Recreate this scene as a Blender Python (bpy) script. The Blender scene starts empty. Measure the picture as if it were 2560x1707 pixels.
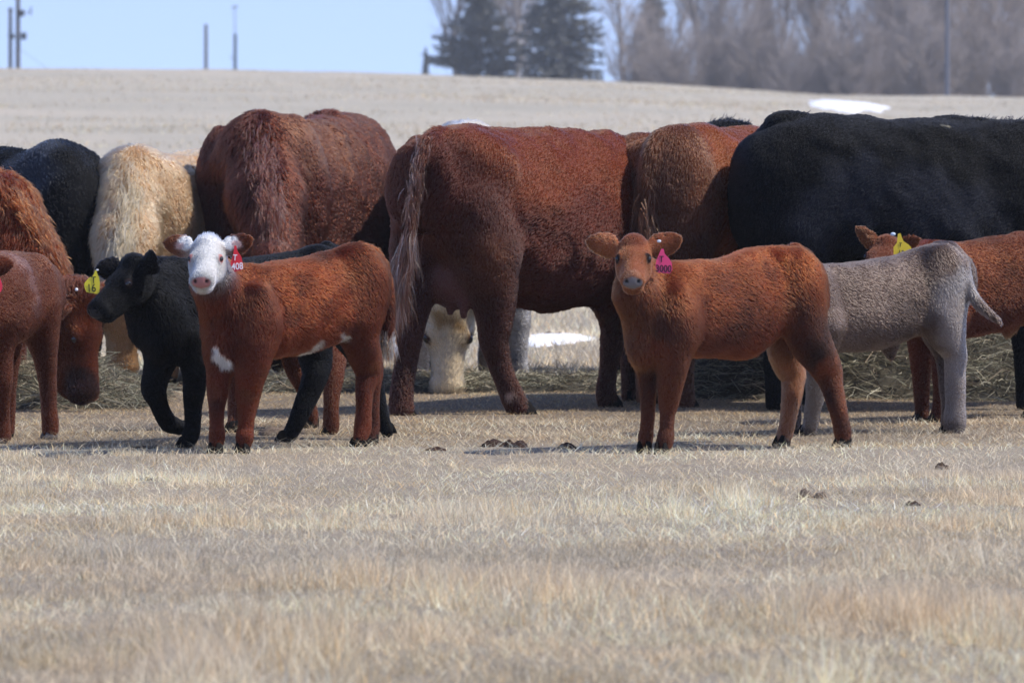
import bpy, math, random
import numpy as np
from mathutils import Vector, Matrix

# ------------------------------------------------------------------ camera, sky, sun, exposure
F, CX, HY, CH = 13061.0, 1280.0, 400.5, 1.2      # focal length in photo pixels, optical centre column, horizon row, eye height
SC = bpy.context.scene
COL = SC.collection
cam = bpy.data.cameras.new('camera'); cam_o = bpy.data.objects.new('camera', cam); COL.objects.link(cam_o)
cam_o.location = (0, 0, CH); cam_o.rotation_euler = (math.pi/2, 0, 0)
cam.sensor_width = 36.0; cam.lens = F/2560*36.0
cam.shift_y = -(853.5-HY)/2560
cam.clip_start = 0.5; cam.clip_end = 6000
cam.dof.use_dof = True; cam.dof.focus_distance = 21.6
cam.dof.aperture_fstop = cam.lens/1000/0.025
SC.camera = cam_o

SUN = Vector((0.66, -0.10, 0.86)).normalized()
world = bpy.data.worlds.new('World'); SC.world = world; world.use_nodes = True
nt = world.node_tree; nt.nodes.clear()
out = nt.nodes.new('ShaderNodeOutputWorld'); bg = nt.nodes.new('ShaderNodeBackground')
sky = nt.nodes.new('ShaderNodeTexSky'); sky.sky_type = 'NISHITA'; sky.sun_disc = False
sky.sun_elevation = math.asin(SUN.z); sky.sun_rotation = math.atan2(SUN.x, SUN.y)
sky.air_density = 1.0; sky.dust_density = 0.6; sky.ozone_density = 2.0; sky.altitude = 1200
tc = nt.nodes.new('ShaderNodeTexCoord'); mp = nt.nodes.new('ShaderNodeMapping')
mp.inputs['Location'].default_value = (0, 0, 0.15)
nt.links.new(tc.outputs['Generated'], mp.inputs['Vector']); nt.links.new(mp.outputs['Vector'], sky.inputs['Vector'])
wb = nt.nodes.new('ShaderNodeVectorMath'); wb.operation = 'MULTIPLY'; wb.inputs[1].default_value = (1.07, .955, 1.03)      # the camera's cool white balance
nt.links.new(sky.outputs['Color'], wb.inputs[0]); nt.links.new(wb.outputs[0], bg.inputs['Color']); nt.links.new(bg.outputs['Background'], out.inputs['Surface'])
bg.inputs['Strength'].default_value = 0.15
sl = bpy.data.lights.new('sun', 'SUN'); sl.energy = 3.1; sl.angle = math.radians(0.6); sl.color = (1.0, 0.955, 0.89)
so = bpy.data.objects.new('sun', sl); COL.objects.link(so)
so.rotation_euler = SUN.to_track_quat('Z', 'Y').to_euler()
SC.view_settings.view_transform = 'Standard'; SC.view_settings.look = 'None'
SC.view_settings.exposure = 0.76; SC.view_settings.gamma = 1.0
SC.cycles.max_bounces = 6; SC.cycles.diffuse_bounces = 3; SC.cycles.glossy_bounces = 2
SC.cycles.transmission_bounces = 3; SC.cycles.transparent_max_bounces = 4
SC.cycles.use_adaptive_sampling = True
try: SC.cycles_curves.shape = 'RIBBONS'
except Exception: pass

rng = np.random.default_rng(7)

# ------------------------------------------------------------------ helpers
def P(px, py, d):
    return np.array([(px-CX)/F*d, d, CH-(py-HY)/F*d])
def dfoot(py): return CH*F/(py-HY)

def _h(ix, iy, iz, s):
    h = (ix*374761393 + iy*668265263 + iz*2147483647 + s*974634777) & 0xffffffff
    h = ((h ^ (h >> 13))*1274126177) & 0xffffffff
    return ((h ^ (h >> 16)) & 0xffff)/65535.0
def noise(p, f, s=0):
    q = np.asarray(p, dtype=np.float64)*f
    i = np.floor(q).astype(np.int64); t = q-i; t = t*t*(3-2*t)
    r = 0
    for a in (0, 1):
        for b in (0, 1):
            for c in (0, 1):
                w = (t[..., 0] if a else 1-t[..., 0])*(t[..., 1] if b else 1-t[..., 1])*(t[..., 2] if c else 1-t[..., 2])
                r = r+w*_h(i[..., 0]+a, i[..., 1]+b, i[..., 2]+c, s)
    return r
def noise3(p, f, s=0):
    return np.stack([noise(p, f, s), noise(p, f, s+11), noise(p, f, s+23)], -1)*2-1
def sstep(a, b, x):
    t = np.clip((x-a)/(b-a), 0, 1); return t*t*(3-2*t)

def mesh_from(name, verts, faces, mat, parent=None, col=None, smooth=False, tris=False, loc=None):
    me = bpy.data.meshes.new(name)
    verts = np.asarray(verts, dtype=np.float32)
    if isinstance(faces, np.ndarray):
        n, k = faces.shape
        me.vertices.add(len(verts)); me.vertices.foreach_set('co', verts.ravel())
        me.loops.add(n*k); me.loops.foreach_set('vertex_index', faces.astype(np.int32).ravel())
        me.polygons.add(n); me.polygons.foreach_set('loop_start', np.arange(0, n*k, k, dtype=np.int32))
        me.update(calc_edges=True)
    else:
        me.from_pydata([tuple(v) for v in verts], [], faces); me.update()
    if smooth: me.polygons.foreach_set('use_smooth', np.ones(len(me.polygons), bool))
    if col is not None:
        a = me.attributes.new('Col', 'FLOAT_COLOR', 'POINT')
        c = np.ones((len(verts), 4), np.float32); c[:, :col.shape[1]] = col
        a.data.foreach_set('color', c.ravel())
    if mat: me.materials.append(mat)
    o = bpy.data.objects.new(name, me); COL.objects.link(o)
    if loc is not None: o.location = loc
    if parent: o.parent = parent
    return o

def tag(o, label=None, cat=None, group=None, kind=None):
    if label: o['label'] = label
    if cat: o['category'] = cat
    if group: o['group'] = group
    if kind: o['kind'] = kind
    return o
def empty(name, loc):
    o = bpy.data.objects.new(name, None); COL.objects.link(o); o.location = loc; o.empty_display_size = .1
    return o

def new_mat(name):
    m = bpy.data.materials.new(name); m.use_nodes = True
    nt = m.node_tree; b = nt.nodes['Principled BSDF']
    return m, nt, b
def simple(name, col, rough=.6, spec=.5):
    m, nt, b = new_mat(name)
    b.inputs['Base Color'].default_value = (*col, 1); b.inputs['Roughness'].default_value = rough
    b.inputs['Specular IOR Level'].default_value = spec
    return m
def attr_mat(name, rough=.8, spec=.2, mult=1.0, alpha_rough=False, trans=0.0):
    m, nt, b = new_mat(name)
    a = nt.nodes.new('ShaderNodeAttribute'); a.attribute_name = 'Col'
    src = a.outputs['Color']
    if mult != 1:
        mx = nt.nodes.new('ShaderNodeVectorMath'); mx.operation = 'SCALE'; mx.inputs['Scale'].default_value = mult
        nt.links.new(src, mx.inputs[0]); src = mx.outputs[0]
    nt.links.new(src, b.inputs['Base Color'])
    b.inputs['Roughness'].default_value = rough; b.inputs['Specular IOR Level'].default_value = spec
    if alpha_rough:
        mr = nt.nodes.new('ShaderNodeMapRange')
        mr.inputs['To Min'].default_value = rough; mr.inputs['To Max'].default_value = .33
        nt.links.new(a.outputs['Alpha'], mr.inputs['Value']); nt.links.new(mr.outputs[0], b.inputs['Roughness'])
    if trans > 0:
        tr = nt.nodes.new('ShaderNodeBsdfTranslucent'); nt.links.new(src, tr.inputs['Color'])
        mix = nt.nodes.new('ShaderNodeMixShader'); mix.inputs[0].default_value = trans
        nt.links.new(b.outputs[0], mix.inputs[1]); nt.links.new(tr.outputs[0], mix.inputs[2])
        nt.links.new(mix.outputs[0], nt.nodes['Material Output'].inputs['Surface'])
    return m
M_HIDE = attr_mat('hide', .85, .12, .75, True)  # scaled below the coat colour, approximating shade under the hair
def fur_material(name='coat_hair', ior=1.36):
    m = bpy.data.materials.new(name); m.use_nodes = True; nt = m.node_tree
    b = nt.nodes['Principled BSDF']; nt.nodes.remove(b)
    h = nt.nodes.new('ShaderNodeBsdfHairPrincipled'); h.parametrization = 'COLOR'
    a = nt.nodes.new('ShaderNodeAttribute'); a.attribute_name = 'Col'
    nt.links.new(a.outputs['Color'], h.inputs['Color'])
    h.inputs['IOR'].default_value = ior; h.inputs['Roughness'].default_value = .32; h.inputs['Radial Roughness'].default_value = .55
    h.inputs['Random Roughness'].default_value = .2
    nt.links.new(h.outputs[0], nt.nodes['Material Output'].inputs['Surface'])
    return m
M_FUR = fur_material(); M_FURB = fur_material('coat_hair_black', 1.20)
M_EYE = simple('eye_wet', (.006, .005, .006), .07, .7)
M_HOOF = simple('hoof_horn', (.008, .0065, .006), .85, .12)
M_HOOF2 = simple('hoof_horn_pale', (.11, .10, .10), .5, .4)

# ------------------------------------------------------------------ implicit bodies
def surface_nets(f, o, h):
    s = f < 0
    nx, ny, nz = f.shape
    c = np.zeros((nx-1, ny-1, nz-1), np.int8)
    for a in (0, 1):
        for b in (0, 1):
            for d in (0, 1):
                c += s[a:nx-1+a, b:ny-1+b, d:nz-1+d]
    act = (c > 0) & (c < 8)
    idx = -np.ones(act.shape, np.int64); I = np.argwhere(act); idx[act] = np.arange(len(I))
    acc = np.zeros((len(I), 3)); cnt = np.zeros(len(I))
    corner = {}
    for a in (0, 1):
        for b in (0, 1):
            for d in (0, 1):
                corner[a, b, d] = f[I[:, 0]+a, I[:, 1]+b, I[:, 2]+d]
    for ax in range(3):
        for u in (0, 1):
            for v in (0, 1):
                k0 = [0, 0, 0]; k0[(ax+1) % 3] = u; k0[(ax+2) % 3] = v; k1 = list(k0); k1[ax] = 1
                f0 = corner[tuple(k0)]; f1 = corner[tuple(k1)]
                m = (f0 < 0) != (f1 < 0)
                t = f0[m]/(f0[m]-f1[m])
                p = np.tile(np.array(k0, float), (m.sum(), 1)); p[:, ax] = t
                acc[m] += p; cnt[m] += 1
    V = (I+acc/cnt[:, None])*h+o
    Q = []
    for ax in range(3):
        sl0 = [slice(None)]*3; sl1 = [slice(None)]*3
        sl0[ax] = slice(0, -1); sl1[ax] = slice(1, None)
        s0 = s[tuple(sl0)]; s1 = s[tuple(sl1)]
        E = np.argwhere(s0 != s1)
        b, d = (ax+1) % 3, (ax+2) % 3
        E = E[(E[:, b] > 0) & (E[:, d] > 0) & (E[:, b] < f.shape[b]-1) & (E[:, d] < f.shape[d]-1)]
        flip = s0[E[:, 0], E[:, 1], E[:, 2]]
        def g(db, dd):
            q = E.copy(); q[:, b] -= db; q[:, d] -= dd
            return idx[q[:, 0], q[:, 1], q[:, 2]]
        quad = np.stack([g(1, 1), g(0, 1), g(0, 0), g(1, 0)], 1)
        quad[~flip] = quad[~flip][:, ::-1]
        Q.append(quad)
    return V, np.concatenate(Q)

class Body:
    """An animal: positions are read off the photograph in crop pixels (map m) and put at their own distance."""
    def __init__(s, d0, crop, h=.009, base=(.2, .06, .02), fl=.02):
        s.d0, s.crop, s.h = d0, crop, h
        s.k = crop[2]; s.s = d0/F/s.k                  # metres per crop pixel
        s.prims = []; s.cuts = []; s.patches = []; s.eyes = []; s.hooves = []; s.base = np.array(base); s.fl = fl
        s.nofur = []
    def p(s, X, Y, off=0.0):
        return P(s.crop[0]+X/s.k, s.crop[1]+Y/s.k, s.d0+off)
    def foot(s, X, off, z):
        q = s.p(X, 0, off); q[2] = z; return q
    def add(s, kind, geo, k=.05, flow=(0, 0, -1), fl=None, col=None, lay=.24):
        s.prims.append(dict(kind=kind, geo=geo, k=k, flow=np.array(flow, float), fl=fl if fl is not None else s.fl, col=col, lay=lay))
    def cone(s, a, b, ra, rb, k=.05, **kw):
        a = np.asarray(a, float); b = np.asarray(b, float)
        if 'flow' not in kw: kw['flow'] = (b-a)/max(np.linalg.norm(b-a), 1e-6)
        sh = .3*(kw.get('fl') or s.fl)                 # the traced outline includes the hair
        ra = max(ra-sh, ra*.6); rb = max(rb-sh, rb*.6)
        s.add('cone', (a, b, ra, rb), k, **kw)
    def chain(s, pts, k=.04, m=False, **kw):
        """pts: (X, Y, off, r) crop pixels, or with m=True (point, r) in metres"""
        q = [(np.asarray(t[0], float), t[1]) for t in pts] if m else [(s.p(*t[:3]), t[3]*s.s) for t in pts]
        sh = .0015
        P_ = np.array([t[0] for t in q]); Rr = np.array([max(t[1]-sh, t[1]*.6) for t in q])
        d = P_[-1]-P_[0]; kw.setdefault('flow', tuple(d/np.linalg.norm(d)))
        # round the joints: resample with a little smoothing
        n = (len(P_)-1)*4+1; u = np.linspace(0, len(P_)-1, n); j = np.arange(len(P_))
        def rs(y):
            z = np.interp(u, j, y); zp = np.concatenate([[2*z[0]-z[1]], z, [2*z[-1]-z[-2]]]); return np.convolve(zp, np.array([1, 2, 1])/4, 'valid')
        s.add('chain', (np.stack([rs(P_[:, i]) for i in range(3)], 1), rs(Rr)*1.06), k, **kw)
        return q
    def ell(s, c, r, R=None, k=.05, **kw):
        s.add('ell', (np.asarray(c, float), np.asarray(r, float), np.eye(3) if R is None else R), k, **kw)
    def trunk(s, st, cap=.12, k=.08, pw=2.3, egg=.12, **kw):
        """st: (X, ytop, ybot, halfwidth_m, off) from the chest to the rump"""
        tops = [s.p(a, b, o) for a, b, c, w, o in st]; bots = [s.p(a, c, o) for a, b, c, w, o in st]
        c0 = (tops[0]+bots[0])/2; c1 = (tops[-1]+bots[-1])/2
        ax = c1-c0; ax[2] = 0; Ln = np.linalg.norm(ax); ax /= Ln
        pr = np.array([-ax[1], ax[0], 0])
        t = np.array([np.dot((a+b)/2-c0, ax) for a, b in zip(tops, bots)])
        lat = np.array([np.dot((a+b)/2-c0, pr) for a, b in zip(tops, bots)])
        zc = np.array([(a[2]+b[2])/2 for a, b in zip(tops, bots)]); hz = np.array([(a[2]-b[2])/2-.3*s.fl for a, b in zip(tops, bots)])
        w = np.array([q[3] for q in st], float)
        tt = np.linspace(t[0], t[-1], 60)
        def sm(v):
            y = np.interp(tt, t, v); yp = np.pad(y, 5, mode='edge')
            return np.convolve(yp, np.ones(11)/11, 'valid')
        kw.setdefault('flow', tuple(ax*.9+np.array([0, 0, -.55])))
        s.axis = ax
        s.add('trunk', (c0, ax, pr, tt, sm(lat), sm(zc), sm(hz), sm(w), cap, pw, egg), k, **kw)
    def dist(s, pr, x, y, z):
        g = pr['geo']
        if pr['kind'] == 'cone':
            a, b, ra, rb = g; d = b-a; l2 = max(d@d, 1e-9)
            px, py, pz = x-a[0], y-a[1], z-a[2]
            h = np.clip((px*d[0]+py*d[1]+pz*d[2])/l2, 0, 1)
            return np.sqrt((px-d[0]*h)**2+(py-d[1]*h)**2+(pz-d[2]*h)**2)-(ra+(rb-ra)*h)
        if pr['kind'] == 'chain':
            out_ = None
            for a, b, ra, rb in zip(g[0][:-1], g[0][1:], g[1][:-1], g[1][1:]):
                q = s.dist(dict(kind='cone', geo=(a, b, ra, rb)), x, y, z); out_ = q if out_ is None else np.minimum(out_, q)
            return out_
        if pr['kind'] == 'ell' or pr['kind'] == 'ear':
            c, r, R = g[:3]; px, py, pz = x-c[0], y-c[1], z-c[2]
            u = (px*R[0, 0]+py*R[0, 1]+pz*R[0, 2]); v = (px*R[1, 0]+py*R[1, 1]+pz*R[1, 2]); w = (px*R[2, 0]+py*R[2, 1]+pz*R[2, 2])
            if pr['kind'] == 'ear':      # leaf-shaped curved shell: axes length, width, depth
                a, b, th = r; cup = g[3]
                ww = w+cup*(v/b)**2*b-cup*.25*b
                tip = np.clip(u/a, -1, 1); bw = b*np.sqrt(np.clip(1-np.abs(tip)**2.2, .02, 1))*(1-.22*tip)
                q = np.maximum(np.abs(v)-bw, np.abs(u)-a)
                return np.where(q > 0, np.sqrt(q*q+np.maximum(np.abs(ww)-th*.4, 0)**2)-th*.6, np.abs(ww)-th)*.85
            k0 = np.sqrt((u/r[0])**2+(v/r[1])**2+(w/r[2])**2)+1e-9
            k1 = np.sqrt((u/r[0]**2)**2+(v/r[1]**2)**2+(w/r[2]**2)**2)+1e-9
            return k0*(k0-1)/k1
        c0, ax, pp, tt, lat, zc, hz, w, cap, pw, egg = g
        px, py = x-c0[0], y-c0[1]
        t = px*ax[0]+py*ax[1]; v = px*pp[0]+py*pp[1]
        tc_ = np.clip(t, tt[0], tt[-1]); dt = np.abs(t-tc_)
        L = np.interp(tc_, tt, lat); Z = np.interp(tc_, tt, zc); H = np.interp(tc_, tt, hz); W = np.interp(tc_, tt, w)
        zz = (z-Z)/H
        We = W*(1-egg*np.clip(zz, -1, 1))
        q = (np.abs((v-L)/We)**pw+np.abs(zz)**pw+(dt/cap)**pw+1e-12)**(1/pw)
        m = np.minimum(H, W)
        return np.where(q < 1, (q-1)*m, (q-1)*np.minimum(m, cap*1.6))
    def bounds(s, pr):
        g = pr['geo']; e = pr['k']+.03
        if pr['kind'] == 'cone':
            a, b, ra, rb = g; r = max(ra, rb)
            return np.minimum(a, b)-r-e, np.maximum(a, b)+r+e
        if pr['kind'] == 'chain': return g[0].min(0)-g[1].max()-e, g[0].max(0)+g[1].max()+e
        if pr['kind'] in ('ell', 'ear'): r = max(g[1]); return g[0]-r-e, g[0]+r+e
        c0, ax, pp, tt, lat, zc, hz, w, cap, pw, egg = g
        a = c0.copy(); b = c0+ax*tt[-1]; lo = np.minimum(a, b); hi = np.maximum(a, b); m = max(w)*1.2+cap+max(abs(lat))
        lo[:2] -= m+e; hi[:2] += m+e; lo[2] = (zc-hz).min()-e; hi[2] = (zc+hz).max()+e
        return lo, hi
    def head(s, eye, f, L, roll=0, nose=(.1, .07, .07), ear=((-.1, 1, .3), (-.1, 1, .3)), earL=.44, earW=.15, wide=1.0,
             facecol=None, open_=((.85, 0, .35), (.85, 0, .35)), furf=.006, jaw=1.0, earcol=None, furE=.008, rim=(.05, .015, .012), crown=True, eyeR=.046, rimR=.070):
        f = np.asarray(f, float); f /= np.linalg.norm(f)
        up = np.array([0, 0, 1.]) if abs(f[2]) < .98 else np.array([1., 0, 0])
        if roll == 'right': up = np.array([1., -.5, 0]); roll = 0        # forehead towards +x
        if roll == 'cam': up = np.array([0., -1., .1]); roll = 0
        r = np.cross(f, up); r /= np.linalg.norm(r); u = np.cross(r, f)
        if roll: r, u = r*math.cos(roll)+u*math.sin(roll), u*math.cos(roll)-r*math.sin(roll)
        e = np.asarray(eye, float); o = e-L*(.38*f+.09*u)
        G = lambda a, b, c: o+L*(a*f+b*r+c*u)
        R = np.stack([f, r, u])
        s.hb = (o, f, r, u, L)
        W = wide; kk = .10*L
        fw = dict(flow=-f*1.0+u*.1, fl=furf, col=facecol, lay=.15)
        s.ell(G(.06, 0, -.01), (.25*L, .245*L*W, .235*L), R, kk*1.5, flow=-f, fl=furf*1.8, col=facecol, lay=.4)
        s.ell(G(.03, 0, .09), (.18*L, .18*L*W, .215*L), R, kk*1.2, flow=-f+u*.3, fl=furf*(2.4 if crown else 1.2), col=facecol, lay=.9)
        s.ell(G(.27, 0, .045), (.25*L, .235*L*W, .155*L), R, kk, **fw)                 # forehead
        s.cone(G(.32, 0, -.04), G(.78, 0, -.055), .212*L*W, .162*L*W, kk, **fw)
        s.cone(G(.40, 0, .05), G(.86, 0, .005), .11*L, .10*L, kk*.7, **fw)            # bridge
        s.ell(G(.885, 0, -.055), (.115*L, .178*L*W, .125*L), R, kk*.7, **fw)
        for sd in (-1, 1):
            s.cone(G(.16, sd*.07*W, -.17), G(.78, sd*.05*W, -.195), .13*L*jaw, .092*L, kk, **fw)
        for sd in (-1, 1):
            s.ell(G(.24, sd*.135*W, -.12), (.22*L, .095*L, .17*L*jaw), R, kk, **fw)
            s.ell(G(.37, sd*.195*W, .085), (.075*L, .05*L, .06*L), R, kk*.5, **fw)
            s.ell(G(.93, sd*.075*W, -.035), (.06*L, .06*L, .055*L), R, kk*.35, **fw)
            s.cuts.append(('ell', (G(1.0, sd*.085*W, -.028), np.array((.055, .030, .030))*L, R), .012*L))
            s.cuts.append(('cone', (G(.80, sd*.17*W, -.150), G(1.02, sd*.03, -.150), .008*L, .013*L), .01))
            ec = G(.392, sd*.216*W, .085)
            s.eyes.append((ec, eyeR*L, f, r*sd, u))
            s.patches.append((ec, rimR*L, rim, .4))
            for q in ((.84, .165), (.90, .145), (.96, .10), (1.0, .04)): s.patches.append((G(q[0], sd*q[1]*W, -.150), .016*L, (.04, .02, .015), .3))
            en = np.array(ear[0] if sd < 0 else ear[1], float); ed = en[0]*f+en[1]*sd*r+en[2]*u; ed /= np.linalg.norm(ed)
            on = np.array(open_[0] if sd < 0 else open_[1], float); od = on[0]*f+on[1]*sd*r+on[2]*u
            od -= ed*(od@ed); od /= np.linalg.norm(od); wd = np.cross(od, ed)
            base = G(.07, sd*.205*W, .10)
            cen = base+ed*L*earL*.52
            th = max(.0055, .018*L, .62*s.h)
            s.add('ear', (cen, np.array([earL*.5*L, earW*L, th]), np.stack([ed, wd, od]), .55), .012, flow=ed, fl=furE, col=earcol, lay=.25)
            s.cone(base-ed*.03*L, base+ed*.10*L-od*.02*L, .055*L, .045*L, .03*L+.005, flow=ed, fl=furE, col=earcol)
            s.earpts = getattr(s, 'earpts', []) + [(base, ed, od, wd)]
        nc = G(.985, 0, -.06)
        s.nosep = (nc, R, np.array([.07, .138*W, .086])*L, nose)
        return G
    def hoof(s, q, size=.055, head=None, h=.04, pale=False, tilt=0.0):
        s.hooves.append((np.asarray(q, float), size, head, h, pale, tilt))
    def build(s, name, label, cat, group=None, dens=9000, fw=.0011, wave=.35, tone=.3, root=None, amp=.010, curl=0, gloss=0, fur=True, furcol=1.0):
        pr = s.prims; B = [s.bounds(q) for q in pr]
        lo = np.min([b[0] for b in B], 0); hi = np.max([b[1] for b in B], 0); lo[2] = max(lo[2], -.05)
        n = np.ceil((hi-lo)/s.h).astype(int)+2
        ax = [lo[i]+np.arange(n[i])*s.h for i in range(3)]
        f = np.full(n, 9.0, np.float32)
        def sub(b):
            i0 = np.maximum(((b[0]-lo)/s.h).astype(int), 0); i1 = np.minimum(((b[1]-lo)/s.h).astype(int)+2, n)
            sl = tuple(slice(a, c) for a, c in zip(i0, i1))
            return sl, ax[0][sl[0]][:, None, None], ax[1][sl[1]][None, :, None], ax[2][sl[2]][None, None, :]
        for q, b in zip(pr, B):
            sl, x, y, z = sub(b)
            d = s.dist(q, x, y, z).astype(np.float32); g = f[sl]; k = q['k']
            hh = np.maximum(k-np.abs(g-d), 0)/k
            f[sl] = np.minimum(g, d)-hh*hh*k*.25
        for kind, geo, k in s.cuts:
            q = dict(kind=kind, geo=geo, k=k); sl, x, y, z = sub(s.bounds(q))
            d = -s.dist(q, x, y, z).astype(np.float32); g = f[sl]
            hh = np.maximum(k-np.abs(g-d), 0)/k
            f[sl] = np.maximum(g, d)+hh*hh*k*.25
        # shallow muscle and hide unevenness
        I = np.argwhere(np.abs(f) < .05)
        pts = lo+I*s.h
        hx = getattr(s, 'hb', None)
        wgt = np.ones(len(pts))
        if hx is not None: wgt = sstep(hx[4]*.6, hx[4]*1.1, np.linalg.norm(pts-(hx[0]+hx[1]*hx[4]*.5), axis=1))
        wgt *= sstep(.0, .45, pts[:, 2])*.9+.1
        f[I[:, 0], I[:, 1], I[:, 2]] += (amp*wgt*((noise(pts, 6, 3)-.5)*1.3+(noise(pts, 15, 5)-.5)*.7)).astype(np.float32)
        V, Q = surface_nets(f, lo, s.h)
        del f
        # attributes
        wsum = np.zeros(len(V)); flow = np.zeros((len(V), 3)); fl = np.zeros(len(V)); lay = np.zeros(len(V)); colr = np.zeros((len(V), 3))
        for q, b in zip(pr, B):
            m = np.all((V > b[0]) & (V < b[1]), 1)
            if not m.any(): continue
            d = s.dist(q, V[m, 0], V[m, 1], V[m, 2]); w = np.exp(-np.maximum(d, -.01)/max(.012, q['k']*.35))
            wsum[m] += w; flow[m] += w[:, None]*q['flow']; fl[m] += w*q['fl']; lay[m] += w*q['lay']
            c = s.base if q['col'] is None else np.array(q['col'])
            colr[m] += w[:, None]*c
        wsum += 1e-9; flow /= wsum[:, None]; fl /= wsum; lay /= wsum; colr /= wsum[:, None]
        low = noise(V, 4, 21); mid = noise(V, 10, 31)
        colr = colr*(1+tone*((low-.5)*1.6+(mid-.5)*1.1))[:, None]
        glossv = np.zeros(len(V))
        for c, r, cc, edge in s.patches:
            c = np.asarray(c); dd = np.linalg.norm(V-c, axis=1)/r + edge*(noise(V, 1.6/r, 41)-.5)
            w = sstep(1.05+.25*edge**2, .9-.45*edge**2, dd); colr = colr*(1-w[:, None])+np.array(cc)*w[:, None]
        if hasattr(s, 'nosep'):
            nc, R, rr, ncol = s.nosep
            l = (V-nc)@R.T/rr; dd = np.linalg.norm(l, axis=1); w = sstep(1.12, .95, dd)
            colr = colr*(1-w[:, None])+np.array(ncol)*w[:, None]; glossv = w; fl = fl*(1-w)
            for kind, geo, k in s.cuts:
                if kind == 'ell':
                    l = np.linalg.norm(((V-geo[0])@geo[2].T)/geo[1], axis=1); w2 = sstep(1.15, .8, l); colr *= (1-.96*w2)[:, None]
        for ec, er, _, _, _ in s.eyes:
            fl = fl*sstep(er*1.25, er*1.9, np.linalg.norm(V-ec, axis=1))
        for c, r in s.nofur: fl = fl*sstep(r*.8, r, np.linalg.norm(V-np.asarray(c), axis=1))
        cen = V.mean(0); rt = np.array([cen[0], cen[1], 0.0]) if root is None else np.array(root)
        R0 = empty(name, rt); tag(R0, label, cat, group)
        col4 = np.concatenate([colr, glossv[:, None]], 1)
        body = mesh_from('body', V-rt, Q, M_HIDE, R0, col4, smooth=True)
        # eyes
        for ec, er, ff, rr_, uu in s.eyes:
            v, fc = uv_sphere(10, 14)
            mesh_from('eye', ec-rt+(v[:, 0:1]*ff*1.12+v[:, 1:2]*rr_*.9+v[:, 2:3]*uu*.85)*er, fc, M_EYE, R0, smooth=True)
        for q, size, hd, h, pale, tilt in s.hooves:
            make_hoof(q-rt, size, hd if hd is not None else -s.axis, h, M_HOOF2 if pale else M_HOOF, R0, tilt)
        if fur:
            s.fur(body, V, Q, flow, fl, lay, colr, rt, dens, fw, wave, curl, furcol)
        s.root = R0; s.rt = rt
        return R0
    def fur(s, body, V, Q, flow, fl, lay, colr, rt, dens, fw, wave, curl, furcol):
        T = np.concatenate([Q[:, [0, 1, 2]], Q[:, [0, 2, 3]]])
        a, b, c = V[T[:, 0]], V[T[:, 1]], V[T[:, 2]]
        fn = np.cross(b-a, c-a); ar = np.linalg.norm(fn, axis=1)*.5+1e-12; fn /= (2*ar)[:, None]
        vn = np.zeros_like(V)
        for i in range(3): np.add.at(vn, T[:, i], fn*ar[:, None])
        vn /= np.linalg.norm(vn, axis=1)[:, None]+1e-9
        tf = fl[T].mean(1)
        face = np.where(fn[:, 1] > .35, .35, 1.0)           # sparser on the side turned away
        short = np.clip(s.fl/np.maximum(tf, .003), .6, 2.2)
        wt = ar*face*short*(tf > .0015)
        N = int(wt.sum()*dens)
        t = rng.choice(len(T), N, p=wt/wt.sum())
        u = rng.random((N, 2)); m = u.sum(1) > 1; u[m] = 1-u[m]
        w = np.stack([1-u.sum(1), u[:, 0], u[:, 1]], 1)[:, :, None]
        def ip(A): return (A[T[t]]*w).sum(1) if A.ndim == 2 else (A[T[t]]*w[:, :, 0]).sum(1)
        p = ip(V); n = ip(vn); g = ip(flow); L = ip(fl)*(.65+.7*rng.random(N)); ly = ip(lay); cc = ip(colr)
        n /= np.linalg.norm(n, axis=1)[:, None]+1e-9
        g = g-n*(g*n).sum(1)[:, None]; g /= np.linalg.norm(g, axis=1)[:, None]+1e-6
        pl = p-rt; ps = pl-g*((pl*g).sum(1)*.82)[:, None]
        cl = noise3(ps, 42, 51)*.20+noise3(ps, 17, 61)*.42+noise3(p, 4.5, 63)*.9
        cl = cl-n*(cl*n).sum(1)[:, None]
        g2 = g+wave*cl+.15*rng.normal(size=(N, 3)); g2 /= np.linalg.norm(g2, axis=1)[:, None]
        d0 = g2+n*(ly[:, None]*(1.0+.5*rng.random((N, 1)))+.10); d0 /= np.linalg.norm(d0, axis=1)[:, None]
        d1 = g2+n*(ly[:, None]*.2)+np.array([0, 0, -.15]); d1 /= np.linalg.norm(d1, axis=1)[:, None]
        c2 = noise3(ps, 38, 71); c2 -= n*(c2*n).sum(1)[:, None]
        d2 = d1+wave*.9*c2; d2 /= np.linalg.norm(d2, axis=1)[:, None]
        L = L[:, None]
        pts = np.stack([p-n*.002, p+d0*L*.36, p+d0*L*.36+d1*L*.34, p+d0*L*.36+d1*L*.34+d2*L*.32], 1)-rt
        clump = noise(ps, 70, 81); cl2 = noise(ps, 24, 83)
        tone = .78+.22*clump+.22*cl2+.14*(rng.random(N)-.5)
        cc = np.clip(cc*tone[:, None]*furcol, .0005, .92)
        hc = bpy.data.hair_curves.new('coat'); hc.add_curves([4]*N)
        hc.attributes['position'].data.foreach_set('vector', pts.astype(np.float32).ravel())
        ra = hc.attributes.get('radius') or hc.attributes.new('radius', 'FLOAT', 'POINT')
        rr = np.tile(np.array([1, 1, .75, .2], np.float32)*fw, N)
        ra.data.foreach_set('value', rr)
        ca = hc.attributes.new('Col', 'FLOAT_COLOR', 'CURVE')
        ca.data.foreach_set('color', np.concatenate([cc, np.ones((N, 1))], 1).astype(np.float32).ravel())
        hc.materials.append(M_FURB if s.base.max() < .01 else M_FUR)
        o = bpy.data.objects.new('coat', hc); COL.objects.link(o); o.parent = body

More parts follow.
